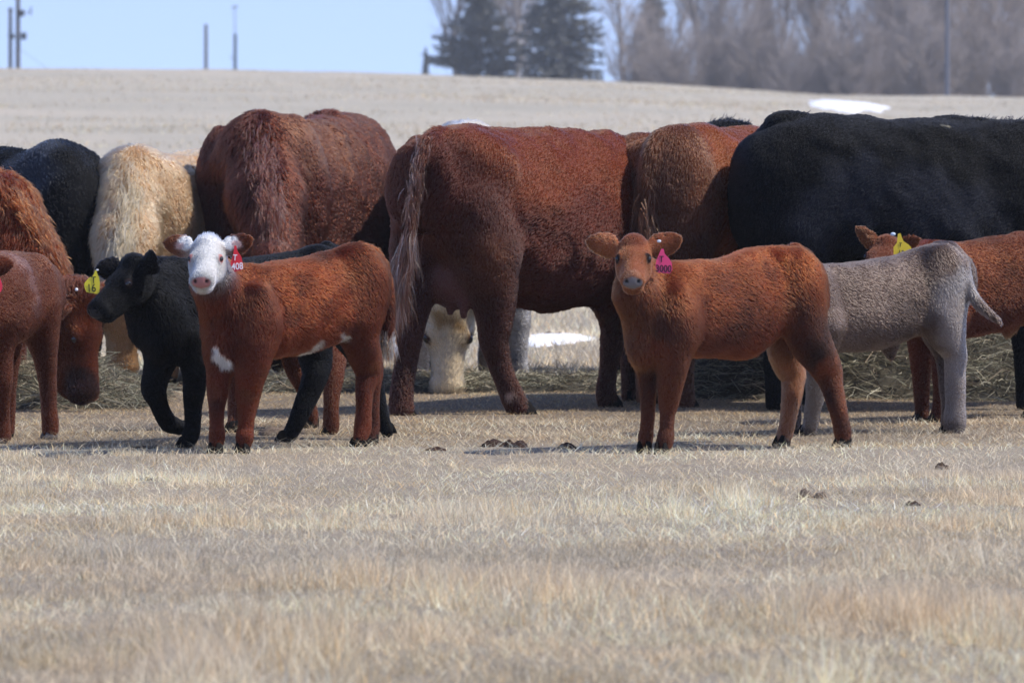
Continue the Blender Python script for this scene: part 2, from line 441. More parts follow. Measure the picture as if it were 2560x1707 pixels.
def tuft(body_root, rt, pts, L, n, fw, col, spread=.02, droop=1.0, name='tail_switch'):
    """loose long hair: strands that start along pts and hang"""
    pts = np.asarray(pts, float); t = rng.random(n)*(len(pts)-1.001); i = t.astype(int); a = pts[i]+(pts[i+1]-pts[i])*(t-i)[:, None]
    dr = (pts[i+1]-pts[i]); dr /= np.linalg.norm(dr, axis=1)[:, None]
    a = a+rng.normal(size=(n, 3))*spread*.5
    L = L*(.5+.6*rng.random((n, 1)))
    d0 = dr+.25*rng.normal(size=(n, 3)); d0 /= np.linalg.norm(d0, axis=1)[:, None]
    d1 = d0*(1-.5*droop)+np.array([0, 0, -.6])*droop+.18*noise3(a, 30, 5); d1 /= np.linalg.norm(d1, axis=1)[:, None]
    d2 = d1*.6+np.array([0, 0, -.5])*droop+.25*noise3(a, 40, 9); d2 /= np.linalg.norm(d2, axis=1)[:, None]
    q = np.stack([a, a+d0*L*.33, a+(d0+d1)*L*.33, a+(d0+d1+d2)*L*.33], 1)-rt
    hc = bpy.data.hair_curves.new(name); hc.add_curves([4]*n)
    hc.attributes['position'].data.foreach_set('vector', q.astype(np.float32).ravel())
    ra = hc.attributes.get('radius') or hc.attributes.new('radius', 'FLOAT', 'POINT')
    ra.data.foreach_set('value', np.tile(np.array([1, 1, .8, .25], np.float32)*fw, n))
    ca = hc.attributes.new('Col', 'FLOAT_COLOR', 'CURVE')
    col = np.atleast_2d(np.array(col)); cc = col[rng.integers(0, len(col), n)]*(.7+.6*rng.random((n, 1)))
    ca.data.foreach_set('color', np.concatenate([np.clip(cc, 0, .95), np.ones((n, 1))], 1).astype(np.float32).ravel())
    hc.materials.append(M_FURB if col.max() < .01 else M_FUR)
    o = bpy.data.objects.new(name, hc); COL.objects.link(o); o.parent = body_root
    return o

def uv_sphere(nr, ns):
    v = [(0, 0, 1)]; f = []
    for i in range(1, nr):
        th = math.pi*i/nr
        for j in range(ns): v.append((math.sin(th)*math.cos(2*math.pi*j/ns), math.sin(th)*math.sin(2*math.pi*j/ns), math.cos(th)))
    v.append((0, 0, -1))
    for j in range(ns): f.append((0, 1+j, 1+(j+1) % ns))
    for i in range(nr-2):
        for j in range(ns):
            a = 1+i*ns+j; b = 1+i*ns+(j+1) % ns; f.append((a, a+ns, b+ns, b))
    for j in range(ns): f.append((1+(nr-2)*ns+j, len(v)-1, 1+(nr-2)*ns+(j+1) % ns))
    return np.array(v), f

def make_hoof(q, size, hd, h, mat, parent, tilt=0.0):
    """cloven hoof: two claws side by side, sloping front wall"""
    hd = np.array([hd[0], hd[1], 0.0]); hd /= np.linalg.norm(hd); sd = np.array([-hd[1], hd[0], 0])
    V = []; Fc = []
    for s_ in (-1, 1):
        b = len(V)
        for zi, (zz, ln, wd, sh) in enumerate([(0, 1.0, .46, .12), (.35, .97, .46, .08), (.75, .84, .42, -.02), (1.1, .7, .36, -.08), (1.25, .4, .2, -.08)]):
            for j in range(12):
                a = 2*math.pi*j/12
                x = math.cos(a)*size*.60*ln+sh*size+(.06*size if math.cos(a) > .9 else 0); y = math.sin(a)*size*.5*wd*2*.52
                y = y*(1-.35*max(0, math.cos(a)))
                V.append(np.array(q)+hd*(x*math.cos(tilt)+zz*h*math.sin(tilt))+sd*(y+s_*size*.265)+np.array([0, 0, zz*h*math.cos(tilt)-x*math.sin(tilt)]))
        for zi in range(4):
            for j in range(12):
                a = b+zi*12+j; c = b+zi*12+(j+1) % 12; Fc.append((a, c, c+12, a+12))
        Fc.append(tuple(range(b+11, b-1, -1))); Fc.append(tuple(range(b+48, b+60)))
    return mesh_from('hoof', V, Fc, mat, parent, smooth=True)

def ear_tag(A, outline, off, color, texts, tcol, tilt=0.0, button=None):
    """plastic tag hanging from the ear: outline in crop pixels, writing as its own mesh"""
    cen = np.mean([A.p(x, y, off) for x, y in outline], 0)
    q = np.array([A.p(x, y, off) for x, y in outline]); n = len(q)
    q[:, 1] += (q[:, 2]-cen[2])*tilt
    V = np.concatenate([q, q+np.array([0, .0022, 0])])-A.rt
    Fc = [tuple(range(n)), tuple(range(2*n-1, n-1, -1))]+[(i, i+n, (i+1) % n+n, (i+1) % n) for i in range(n)]
    mt = simple('tag_plastic', color, .38, .5)
    t = mesh_from('ear_tag', V, Fc, mt, A.root)
    # normals outward
    import bmesh
    bm = bmesh.new(); bm.from_mesh(t.data); bmesh.ops.recalc_face_normals(bm, faces=bm.faces); bm.to_mesh(t.data); bm.free()
    mk = simple('marker_ink', tcol, .6, .3)
    for body, X, Y, hpx, rot in texts:
        cu = bpy.data.curves.new('lettering', 'FONT'); cu.body = body; cu.size = 1; cu.align_x = 'CENTER'; cu.align_y = 'CENTER'; cu.offset = .012; cu.extrude = .02
        to = bpy.data.objects.new('lettering', cu); COL.objects.link(to)
        dg = bpy.context.evaluated_depsgraph_get(); me = bpy.data.meshes.new_from_object(to.evaluated_get(dg))
        bpy.data.objects.remove(to); bpy.data.curves.remove(cu)
        co = np.zeros(len(me.vertices)*3, np.float32); me.vertices.foreach_get('co', co); co = co.reshape(-1, 3)
        hgt = max(co[:, 1].max()-co[:, 1].min(), 1e-3); sc = hpx*A.s/hgt
        x = (co[:, 0]-(co[:, 0].max()+co[:, 0].min())/2)*sc*.82; z = (co[:, 1]-(co[:, 1].max()+co[:, 1].min())/2)*sc
        c, s_ = math.cos(rot), math.sin(rot); x, z = x*c-z*s_, x*s_+z*c
        q = A.p(X, Y, off)-A.rt
        ycoord = q[1]+z*tilt+(A.p(X, Y, off)[2]-cen[2])*tilt-.0015-(co[:, 2] > 0)*.001
        w = np.stack([q[0]+x, ycoord, q[2]+z], 1).astype(np.float32)
        me.vertices.foreach_set('co', w.ravel()); me.materials.clear(); me.materials.append(mk); me.update()
        o = bpy.data.objects.new('lettering', me); COL.objects.link(o); o.parent = t
    if button:
        X, Y, r, bc = button; v, fc = uv_sphere(8, 12)
        mesh_from('tag_button', A.p(X, Y, off-.012)-A.rt+v*np.array([1.5, .6, 1])*r*A.s, fc, simple('button_metal', bc, .3, .7), A.root, smooth=True)
    return t

# ------------------------------------------------------------------ the land
def crest_z(x):
    px = CX+np.asarray(x)/200*F
    py = np.interp(px, [-2500, 0, 540, 1056, 1500, 2070, 2560, 5000], [176, 172, 173, 185, 203, 237, 244, 262])
    return CH+(HY-py)/F*200
def gz(x, y):
    x = np.asarray(x, float); y = np.asarray(y, float)
    zc = crest_z(x)
    t = np.clip((y-38)/162, -1, 1)
    ramp = np.where(t < .08, np.maximum(t, 0)**2/.16, t-.04)/.96
    back = zc-.0045*np.clip(y-200, 0, 260)-.0006*np.clip(y-460, 0, 4000)
    z = np.where(y < 200, ramp*zc, back)
    p = np.stack([x, y, x*0], -1)
    near = sstep(4, 14, y)
    und = (noise(p, .35, 2)-.5)*.05*sstep(24, 34, y)+(noise(p, 1.3, 4)-.5)*.02+(noise(p, 3.1, 6)-.5)*.012
    und = und+(noise(p, .05, 8)-.5)*.35*sstep(60, 110, y)*sstep(196, 150, y)
    return z+und*near

def ramp_nodes(nt, fac, stops):
    r = nt.nodes.new('ShaderNodeValToRGB'); e = r.color_ramp.elements
    while len(e) < len(stops): e.new(.5)
    for q, (p_, c) in zip(e, stops): q.position = p_; q.color = (*c, 1)
    nt.links.new(fac, r.inputs[0]); return r.outputs[0]
def noise_node(nt, vec, scale, detail=6, rough=.6):
    n = nt.nodes.new('ShaderNodeTexNoise'); n.inputs['Scale'].default_value = scale; n.inputs['Detail'].default_value = detail; n.inputs['Roughness'].default_value = rough
    nt.links.new(vec, n.inputs['Vector']); return n.outputs['Fac']
def mixc(nt, a, b, f, mode='MIX'):
    m = nt.nodes.new('ShaderNodeMix'); m.data_type = 'RGBA'; m.blend_type = mode
    nt.links.new(a, m.inputs[6]); nt.links.new(b, m.inputs[7])
    if isinstance(f, float): m.inputs[0].default_value = f
    else: nt.links.new(f, m.inputs[0])
    return m.outputs[2]
def ground_material():
    m, nt, b = new_mat('dry_pasture'); g = nt.nodes.new('ShaderNodeNewGeometry'); v = g.outputs['Position']
    fine = ramp_nodes(nt, noise_node(nt, v, 38, 8, .75), [(.30, (.09, .07, .052)), (.45, (.22, .18, .135)), (.58, (.36, .305, .23)), (.75, (.52, .45, .345))])
    mid = ramp_nodes(nt, noise_node(nt, v, 2.3, 8, .7), [(.30, (.33, .295, .255)), (.5, (.45, .395, .325)), (.7, (.54, .475, .385))])
    far = ramp_nodes(nt, noise_node(nt, v, .11, 8, .62), [(.30, (.30, .285, .235)), (.44, (.36, .335, .275)), (.58, (.415, .375, .305)), (.72, (.45, .385, .31))])
    sp = nt.nodes.new('ShaderNodeSeparateXYZ'); nt.links.new(v, sp.inputs[0])
    mr = nt.nodes.new('ShaderNodeMapRange'); mr.inputs['From Min'].default_value = 28; mr.inputs['From Max'].default_value = 70
    nt.links.new(sp.outputs['Y'], mr.inputs['Value'])
    near = mixc(nt, fine, mid, .30)
    farc = mixc(nt, mid, far, .72)
    c = mixc(nt, near, farc, mr.outputs[0])
    # trampled strip where the herd stands: bare brown earth
    dirt = ramp_nodes(nt, noise_node(nt, v, 14, 8, .7), [(.3, (.10, .075, .052)), (.55, (.21, .165, .12)), (.75, (.34, .28, .20))])
    w = nt.nodes.new('ShaderNodeTexNoise'); w.inputs['Scale'].default_value = 1.7; w.inputs['Detail'].default_value = 5; nt.links.new(v, w.inputs['Vector'])
    ma = nt.nodes.new('ShaderNodeMath'); ma.operation = 'MULTIPLY_ADD'; ma.inputs[1].default_value = 2.6; nt.links.new(w.outputs['Fac'], ma.inputs[0]); nt.links.new(sp.outputs['Y'], ma.inputs[2])
    d1 = nt.nodes.new('ShaderNodeMapRange'); d1.inputs['From Min'].default_value = 23.1; d1.inputs['From Max'].default_value = 24.1; nt.links.new(ma.outputs[0], d1.inputs['Value'])
    d2 = nt.nodes.new('ShaderNodeMapRange'); d2.inputs['From Min'].default_value = 31.5; d2.inputs['From Max'].default_value = 28.8; nt.links.new(ma.outputs[0], d2.inputs['Value'])
    mu = nt.nodes.new('ShaderNodeMath'); mu.operation = 'MULTIPLY'; nt.links.new(d1.outputs[0], mu.inputs[0]); nt.links.new(d2.outputs[0], mu.inputs[1])
    m2 = nt.nodes.new('ShaderNodeMath'); m2.operation = 'MULTIPLY'; m2.inputs[1].default_value = .8; nt.links.new(mu.outputs[0], m2.inputs[0])
    c = mixc(nt, c, dirt, m2.outputs[0])
    nt.links.new(c, b.inputs['Base Color']); b.inputs['Roughness'].default_value = .95; b.inputs['Specular IOR Level'].default_value = .1
    bu = nt.nodes.new('ShaderNodeBump'); bu.inputs['Distance'].default_value = .03; bu.inputs['Strength'].default_value = .8
    nt.links.new(noise_node(nt, v, 30, 8, .75), bu.inputs['Height']); nt.links.new(bu.outputs[0], b.inputs['Normal'])
    return m
def build_ground():
    ys = np.concatenate([np.linspace(-30, 8, 10), np.linspace(9, 45, 150), np.linspace(46, 210, 150), np.linspace(214, 500, 40), np.linspace(540, 900, 8)])
    u = np.linspace(-1, 1, 221); uu = np.sign(u)*(np.abs(u)*.22+np.abs(u)**3*.78)
    X = uu[None, :]*(30+1.1*np.maximum(ys, 0))[:, None]; Y = np.repeat(ys[:, None], len(u), 1); Z = gz(X, Y)
    V = np.stack([X, Y, Z], -1).reshape(-1, 3); n = len(u); i = np.arange(len(ys)-1)[:, None]*n+np.arange(n-1)[None, :]
    i = i.ravel(); Fc = np.stack([i, i+1, i+1+n, i+n], 1)
    tag(mesh_from('ground', V, Fc, ground_material(), smooth=True), kind='structure')
build_ground()

def blades(name, x, y, h, w, lean, col, mat, parent=None, z=None, zoff=0):
    """each blade: a bent tapering strip"""
    n = len(x); z = gz(x, y) if z is None else z
    b = np.stack([x, y, z-.004+zoff], 1); a = rng.random(n)*2*np.pi
    s = np.stack([np.cos(a), np.sin(a)*.6, 0*a], 1)*w[:, None]
    d = rng.random(n)*2*np.pi; dv = np.stack([np.cos(d), np.sin(d), 0*d], 1)
    L = lean[:, None]
    m1 = b+dv*(h[:, None]*L*.50)+np.array([0, 0, 1])*(h*.6*np.sqrt(np.clip(1-(lean*.92)**2, .02, 1)))[:, None]
    up = np.sqrt(np.clip(1-np.clip(lean, 0, .98)**2, .02, 1))
    tp = m1+dv*(h[:, None]*L*.58)+np.array([0, 0, 1])*(h*.45*up)[:, None]
    V = np.stack([b-s, b+s, m1+s*.7, m1-s*.7, tp+s*.12, tp-s*.12], 1).reshape(-1, 3)
    k = np.arange(n)[:, None]*6
    Fc = np.concatenate([k+np.array([[0, 1, 2, 3]]), k+np.array([[3, 2, 4, 5]])])
    o = mesh_from(name, V, Fc, mat, parent, np.repeat(col, 6, 0))
    return o
M_GRASS = attr_mat('dry_grass_blade', .7, .25, 1.0, trans=.28)
PAL = np.array([1.16, 1.13, 1.02])*np.array([(.74, .63, .47), (.68, .62, .54), (.68, .50, .31), (.34, .29, .24), (.58, .55, .50), (.82, .76, .64), (.48, .42, .31), (.54, .50, .41)])
def straw_colors(p, wts):
    n = len(p); k = rng.choice(len(PAL), n, p=np.array(wts)/sum(wts)); c = PAL[k]
    patch = noise(p, 1.4, 90); c = c*(.72+.55*patch)[:, None]*np.array([1.03, 1.0, .93])
    warm = sstep(.52, .75, noise(p, 2.3, 92))[:, None]; c = c*(1-warm*.45)+warm*.45*np.array([.74, .57, .38])
    grey = sstep(.55, .8, noise(p, 1.1, 97))[:, None]; c = c*(1-grey*.3)+grey*.3*np.array([.54, .51, .44])
    return np.clip(c*(.8+.4*rng.random((n, 1))), 0, .9)
def build_grass():
    def cloud(n, y0, y1, pw=1.0):
        y = y0+(y1-y0)*rng.random(int(n))**pw; x = (rng.random(int(n))*2-1)*(.112*y+.7); return x, y
    # standing dry grass in front of the herd, in clumps
    x, y = cloud(1150000, 9.6, 24.2, 1.0)
    p = np.stack([x, y, 0*x], 1)
    den = .05+1.2*sstep(.38, .72, noise(p, 9, 101)*.6+noise(p, 24, 106)*.4)*(.30+.95*noise(p, 1.6, 102))
    fade = 1-.88*sstep(21.9, 22.9, y+(noise(p, 1.2, 140)-.5)*1.6)
    k = rng.random(len(x)) < den*fade; x, y, p = x[k], y[k], p[k]
    tall = sstep(.44, .74, noise(p, 1.7, 103))*sstep(.35, .6, noise(p, 9, 104))
    h = (.012+.024*rng.random(len(x))+.10*tall*rng.random(len(x))**.7)*np.interp(y, [9.6, 14, 17, 20, 22, 24], [1.2, 1.15, .85, .42, .26, .22])
    h *= np.where(rng.random(len(x)) < .012, 2.0, 1)
    lean = np.clip(.10+.8*rng.random(len(x)), 0, .96); w = (.0006+.0011*rng.random(len(x))**2)*np.interp(y, [10, 20], [1.3, 1.0])
    c = straw_colors(p, (22, 18, 11, 9, 16, 10, 7, 7)); c = c*(.90+.22*tall[:, None])
    tag(blades('dry_grass', x, y, h, w, lean, c, M_GRASS), kind='stuff')
    # pale straws lying flat through the sward
    x, y = cloud(130000, 9.6, 24.0); p = np.stack([x, y, 0*x], 1); k = rng.random(len(x)) < .2+.8*noise(p, 3, 131); x, y, p = x[k], y[k], p[k]; n = len(x)
    tag(blades('fallen_straw', x, y, .02+.045*rng.random(n), .0006+.0009*rng.random(n), .85+.13*rng.random(n), straw_colors(p, (20, 12, 12, 4, 8, 20, 3, 5)), M_GRASS, zoff=.010), kind='stuff')
    # tussocks on the hillside
    yy = 70+128*rng.random(60000)**.8; xx = (rng.random(60000)*2-1)*(.115*yy+3); p = np.stack([xx, yy, 0*xx], 1)
    k = rng.random(len(xx)) < sstep(.35, .75, noise(p, .22, 151))*.9+.12; xx, yy, p = xx[k], yy[k], p[k]; n = len(xx)
    tag(blades('hill_grass', xx, yy, .03+.06*rng.random(n), .008+.012*rng.random(n), .3+.5*rng.random(n), straw_colors(p, (14, 16, 10, 7, 16, 4, 12, 14))*.84, M_GRASS), kind='stuff')
    # trodden litter under the herd
    x, y = cloud(200000, 21.8, 30); p = np.stack([x, y, 0*x], 1)
    k = rng.random(len(x)) < .25+.75*noise(p, 5, 111); x, y, p = x[k], y[k], p[k]
    n = len(x); c = straw_colors(p, (10, 6, 14, 20, 3, 2, 16, 6))*.74*np.array([1.05, .97, .88])
    tag(blades('straw_litter', x, y, .012+.022*rng.random(n), .0010+.0008*rng.random(n), .86+.12*rng.random(n), c, M_GRASS, zoff=.003), kind='stuff')
    # grass behind
    x, y = cloud(170000, 29, 75, 1.3); p = np.stack([x, y, 0*x], 1)
    k = rng.random(len(x)) < .3+.9*noise(p, 1.5, 121); x, y, p = x[k], y[k], p[k]; n = len(x)
    tag(blades('far_grass', x, y, .03+.05*rng.random(n), .002+.003*rng.random(n), .4+.4*rng.random(n), straw_colors(p, (18, 18, 10, 6, 16, 8, 6, 6)), M_GRASS), kind='stuff')
build_grass()

def build_hay():
    rows = [  # x0, x1, yc, half width, height, straws, seed
        (.62, 7.5, 27.15, 1.05, .40, 60000, 1), (-5.0, -1.75, 26.0, .85, .17, 26000, 2), (-1.7, .9, 27.35, .55, .06, 9000, 3)]
    HP = np.array([(.24, .22, .145), (.36, .32, .22), (.12, .11, .075), (.46, .42, .31), (.19, .19, .135), (.28, .22, .15), (.10, .085, .06)])
    M = attr_mat('hay_straw', .75, .2, 1.0, trans=.2)
    for x0, x1, yc, hw, H, n, sd in rows:
        def hh(x, y):
            p = np.stack([x, y, 0*x], -1)
            yy = (y-yc-.3*(noise(p, .7, 200+sd)-.5))/hw
            e = sstep(x0-.1, x0+.7, x)*sstep(x1+.1, x1-.5, x)
            return H*np.clip(1-yy**2, 0, 1)**.7*e*(.45+1.0*noise(p, 1.6, 210+sd)*(.6+.7*noise(p, 5, 220+sd)))
        nx, ny = int((x1-x0)*26)+8, int(hw*2.4*26); X, Y = np.meshgrid(np.linspace(x0-.15, x1+.15, nx), np.linspace(yc-hw*1.2, yc+hw*1.2, ny))
        Hh = hh(X, Y); p3 = np.stack([X, Y, 0*X], -1)
        Z = gz(X, Y)+Hh+(noise(p3, 16, 231)-.5)*.05*(Hh > .02)-.012*(Hh < .012)
        V = np.stack([X, Y, Z], -1).reshape(-1, 3); i = (np.arange(ny-1)[:, None]*nx+np.arange(nx-1)[None, :]).ravel()
        col = np.repeat(np.array([[.07, .06, .042]]), len(V), 0)*(.6+.8*noise(V, 12, 5))[:, None]
        Fc = np.stack([i, i+1, i+1+nx, i+nx], 1); base_n = len(V)
        # straws: bent strips lying in the heap
        x = x0+(x1-x0)*rng.random(n); y = yc+hw*1.15*(rng.random(n)*2-1); p = np.stack([x, y, 0*x], 1); h = hh(x, y)
        k = (h > .012) | (rng.random(n) < .12); x, y, h = x[k], y[k], h[k]; m = len(x)
        c = np.stack([x, y, gz(x, y)+h+.012+.02*rng.random(m)], 1)
        a = rng.random(m)*2*np.pi; el = rng.normal(size=m)*.28+.1; d = np.stack([np.cos(a)*np.cos(el), np.sin(a)*np.cos(el), np.sin(el)], 1)
        L = (.035+.11*rng.random(m)**2)[:, None]; sd_ = np.cross(d, np.array([0, 0, 1.])); sd_ /= np.linalg.norm(sd_, axis=1)[:, None]
        up = np.cross(sd_, d); rr = rng.random((m, 1))*2*np.pi; sw = (sd_*np.cos(rr)+up*np.sin(rr))*(.0011+.0013*rng.random((m, 1)))
        bend = rng.normal(size=(m, 3))*L*.22
        S = np.stack([c-d*L-sw, c-d*L+sw, c+bend+sw, c+bend-sw, c+d*L+sw*.6, c+d*L-sw*.6], 1).reshape(-1, 3)
        kk = np.arange(m)[:, None]*6+base_n; F2 = np.concatenate([kk+np.array([[0, 1, 2, 3]]), kk+np.array([[3, 2, 4, 5]])])
        cc = HP[rng.integers(0, len(HP), m)]*(.75+.6*rng.random((m, 1)))
        tag(mesh_from('hay', np.concatenate([V, S]), np.concatenate([Fc, F2]), M, None, np.concatenate([col, np.repeat(cc, 6, 0)])), kind='stuff')
build_hay()

def lump_mesh(rx, ry, h, seed, rough=.5):
    nr, ns = 14, 22; V = [(0, 0, h*.85)]; Fc = []
    for i in range(1, nr+1):
        t = i/nr
        for j in range(ns):
            a = 2*math.pi*j/ns; e = 1+.28*(noise(np.array([math.cos(a)*2, math.sin(a)*2, seed]), 1, seed)-.5)*2
            V.append((math.cos(a)*rx*t*e, math.sin(a)*ry*t*e, h*(1-t**3)*.85))
    V = np.array(V); q = V/np.array([rx, ry, h])*1.0
    V[:, 2] += h*rough*(noise(np.concatenate([q[:, :2], 0*q[:, :1]], 1)+seed*3.7, 2.6, seed)-.5)*1.6*np.clip(1-np.linalg.norm(q[:, :2], axis=1), 0, 1)**.5
    V[:, :2] += V[:, :2]*((noise(q+seed, 4.5, seed+9)-.5)*.25)[:, None]
    V[1+(nr-1)*ns:, 2] = -.012
    for j in range(ns): Fc.append((0, 1+j, 1+(j+1) % ns))
    for i in range(nr-1):
        for j in range(ns): a = 1+i*ns+j; b = 1+i*ns+(j+1) % ns; Fc.append((a, a+ns, b+ns, b))
    return V, Fc
def dung_material(name, c0, c1):
    m, nt, b = new_mat(name); g = nt.nodes.new('ShaderNodeNewGeometry')
    c = ramp_nodes(nt, noise_node(nt, g.outputs['Position'], 60, 6, .7), [(.3, c0), (.7, c1)])
    nt.links.new(c, b.inputs['Base Color']); b.inputs['Roughness'].default_value = .85; b.inputs['Specular IOR Level'].default_value = .25
    bu = nt.nodes.new('ShaderNodeBump'); bu.inputs['Distance'].default_value = .01; nt.links.new(noise_node(nt, g.outputs['Position'], 90, 6, .7), bu.inputs['Height']); nt.links.new(bu.outputs[0], b.inputs['Normal'])
    return m
def build_dung():
    md = dung_material('dung_dark', (.018, .009, .006), (.075, .04, .026)); mb = dung_material('dung_dry', (.09, .065, .05), (.24, .18, .135))
    G = 'dung pats lying on the grass'
    items = [  # px, py, width px, height m, material, label
        (1232, 1119, 72, .042, md, 'broken dark brown dung pat, left half of the big heap in the middle foreground'),
        (1292, 1121, 66, .050, md, 'tall dark brown dung lump, right half of the big heap in the middle foreground'),
        (1416, 1124, 40, .032, md, 'small dark dung lump right of the big heap in the middle foreground'),
        (1092, 1128, 52, .018, md, 'flat dark dung pat left of the big heap in the middle foreground'),
        (378, 1119, 76, .016, md, 'flat brown dung pat beside the front hoof of the black calf'),
        (357, 1197, 56, .016, md, 'lone flat dung pat in the grass at the lower left'),
        (690, 1086, 90, .055, mb, 'smooth grey brown dung mound beside the hind hoof of the black calf'),
        (2356, 1177, 42, .035, md, 'dark brown dung lump in the grass at the lower right below the grey calf'),
        (2012, 1247, 50, .035, mb, 'dry brown dung pat in the grass below the hind legs of the tan faced calf'),
        (2052, 1249, 28, .040, mb, 'small pale dung piece beside the dry brown dung pat'),
        (2282, 1266, 36, .020, md, 'little dark dung pat nearest the camera at the lower right'),
        (1872, 1087, 56, .016, md, 'flat dark dung pat under the belly of the tan faced calf'),
        (1420, 958, 26, .050, md, 'dark dung lump on the bare ground seen under the maroon cow'),
        (1384, 846, 70, .05, mb, 'dark dung lump sticking out of the snow seen under the maroon cow'),
        (1372, 783, 70, .05, mb, 'dark streak of old dung beyond the snow seen under the maroon cow')]
    for i, (px, py, w, h, m, lab) in enumerate(items):
        d = dfoot(py); x = (px-CX)/F*d; rx = w/2/F*d; V, Fc = lump_mesh(rx*1.1, rx*.9, h*.62, i+3, .9)
        o = mesh_from('dung_pat', V, Fc, m, None, smooth=True, loc=(x, d, float(gz(x, d))+.002)); tag(o, lab, 'dung', G)
build_dung()

def build_snow():
    m, nt, b = new_mat('old_snow'); b.inputs['Base Color'].default_value = (.86, .88, .92, 1); b.inputs['Roughness'].default_value = .6; b.inputs['Subsurface Weight'].default_value = .0
    def patch(cx, cy, rx, ry, h, lab, seed):
        nr, ns = 10, 48; V = [(cx, cy, 0)]; Fc = []
        for i in range(1, nr+1):
            for j in range(ns):
                a = 2*math.pi*j/ns; e = 1+.8*(noise(np.array([math.cos(a)*1.5, math.sin(a)*1.5, seed]), 1, seed)-.5)+.55*(noise(np.array([math.cos(a)*5, math.sin(a)*5, seed]), 1, seed)-.5)
                V.append((cx+math.cos(a)*rx*e*i/nr, cy+math.sin(a)*ry*e*i/nr, 0))
        V = np.array(V); t = np.concatenate([[0], np.repeat(np.arange(1, nr+1)/nr, ns)])
        V[:, 2] = gz(V[:, 0], V[:, 1])+h*(1-t**3)*(.75+.5*noise(V, 1.2, seed))-.02*(t > .99)
        for j in range(ns): Fc.append((0, 1+j, 1+(j+1) % ns))
        for i in range(nr-1):
            for j in range(ns): a = 1+i*ns+j; b_ = 1+i*ns+(j+1) % ns; Fc.append((a, a+ns, b_+ns, b_))
        tag(mesh_from('snow_patch', V-np.array([cx, cy, 0]), Fc, m, None, smooth=True, loc=(cx, cy, 0)), lab, 'snow patch', 'leftover snow patches on the pasture')
    d = dfoot(853); patch((1378-CX)/F*d, d, .24*1, 1.0, .03, 'thin snow patch seen between the legs of the maroon cow', 3)
    d = dfoot(862); patch((1335-CX)/F*d, d, .10, .6, .02, 'small snow scrap left of the thin snow patch under the maroon cow', 5)
    patch((2108-CX)/F*160, 160, 1.2, 12.0, .10, 'long white snow patch on the hillside above the big black cow', 8)
build_snow()

# ------------------------------------------------------------------ trees beyond the hill
M_BARK = simple('bark_grey', (.28, .26, .25), .9, .2)
M_TWIG = simple('twig_brown', (.33, .28, .25), .9, .2)
M_TWIG2 = simple('twig_tan', (.38, .31, .26), .9, .2)
M_NEEDLE = simple('needle_green', (.15, .15, .13), .8, .3)
def tube_add(V, Fc, a, b, ra, rb, k=5):
    a = np.array(a); b = np.array(b); d = b-a; L = np.linalg.norm(d); d = d/L
    s = np.cross(d, [0, 0, 1.] if abs(d[2]) < .9 else [1., 0, 0]); s /= np.linalg.norm(s); t = np.cross(d, s); n = len(V)
    for c, r in ((a, ra), (b, rb)):
        for j in range(k): w = 2*math.pi*j/k; V.append(c+(s*math.cos(w)+t*math.sin(w))*r)
    for j in range(k): Fc.append((n+j, n+(j+1) % k, n+k+(j+1) % k, n+k+j))
def bare_tree_meshes(seed, H, spread=.5, stems=1, low=.12):
    R = random.Random(seed); TV, TF, CV, CF = [], [], [], []
    def rdir(d, ang):
        d = np.array(d); s = np.cross(d, [0, 0, 1.] if abs(d[2]) < .9 else [1., 0, 0]); s /= np.linalg.norm(s); t = np.cross(d, s); w = R.random()*2*math.pi
        q = d*math.cos(ang)+(s*math.cos(w)+t*math.sin(w))*math.sin(ang); return q
    def grow(p, d, L, r, lvl):
        n = 4 if lvl < 2 else (3 if lvl < 4 else 2); q = np.array(p)
        for i in range(n):
            d2 = np.array(d)+np.array([R.gauss(0, .10), R.gauss(0, .10), .07]); d2 /= np.linalg.norm(d2); e = q+d2*L/n; r2 = r*(1-.72/n)
            if lvl < 2: tube_add(TV, TF, q, e, r, r2, 6 if lvl == 0 else 4)
            else: tube_add(CV, CF, q, e, r, r2, 3)
            if lvl < 4:
                m = [4, 2, 2, 1][lvl]+(1 if lvl == 3 and R.random() < .5 else 0)
                for _ in range(m):
                    t = R.random()
                    if lvl == 0 and (i+t)/n < low: continue
                    c = q+(e-q)*t; grow(c, rdir(d2, spread*(.6+.8*R.random())), L*(.42+.2*R.random())*(1.15-.5*(i+t)/n if lvl == 0 else .85), max(r2*.5, .0105), lvl+1)
            q, d, r = e, d2, r2
    for s_ in range(stems):
        d = np.array([R.gauss(0, .18), R.gauss(0, .18), 1]) if stems > 1 else np.array([0, 0, 1.]); d /= np.linalg.norm(d)
        grow((R.gauss(0, .25)*(stems > 1), R.gauss(0, .25)*(stems > 1), -.3), d, H*(.7+.3*R.random() if stems > 1 else 1), .022*H*(1 if stems == 1 else .5), 0)
    return (TV, TF), (CV, CF)
def mk(name, VF, mat):
    me = bpy.data.meshes.new(name); V = np.array(VF[0]); f = np.array(VF[1]); me = mesh_from(name, V, f, mat).data
    o = bpy.data.objects[name] if name in bpy.data.objects else None
    return me
def quick_mesh(name, VF, mat):
    o = mesh_from(name, np.array(VF[0]), np.array(VF[1]), mat); me = o.data; bpy.data.objects.remove(o); return me
def place(kind, parts, x, y, s, rz, label, cat, group, sz=1.0):
    r = empty(kind, (x, y, float(gz(x, y))-.1)); r.rotation_euler.z = rz; r.scale = (s, s, s*sz); tag(r, label, cat, group)
    for nm, me in parts:
        c = bpy.data.objects.new(nm, me); COL.objects.link(c); c.parent = r
    return r
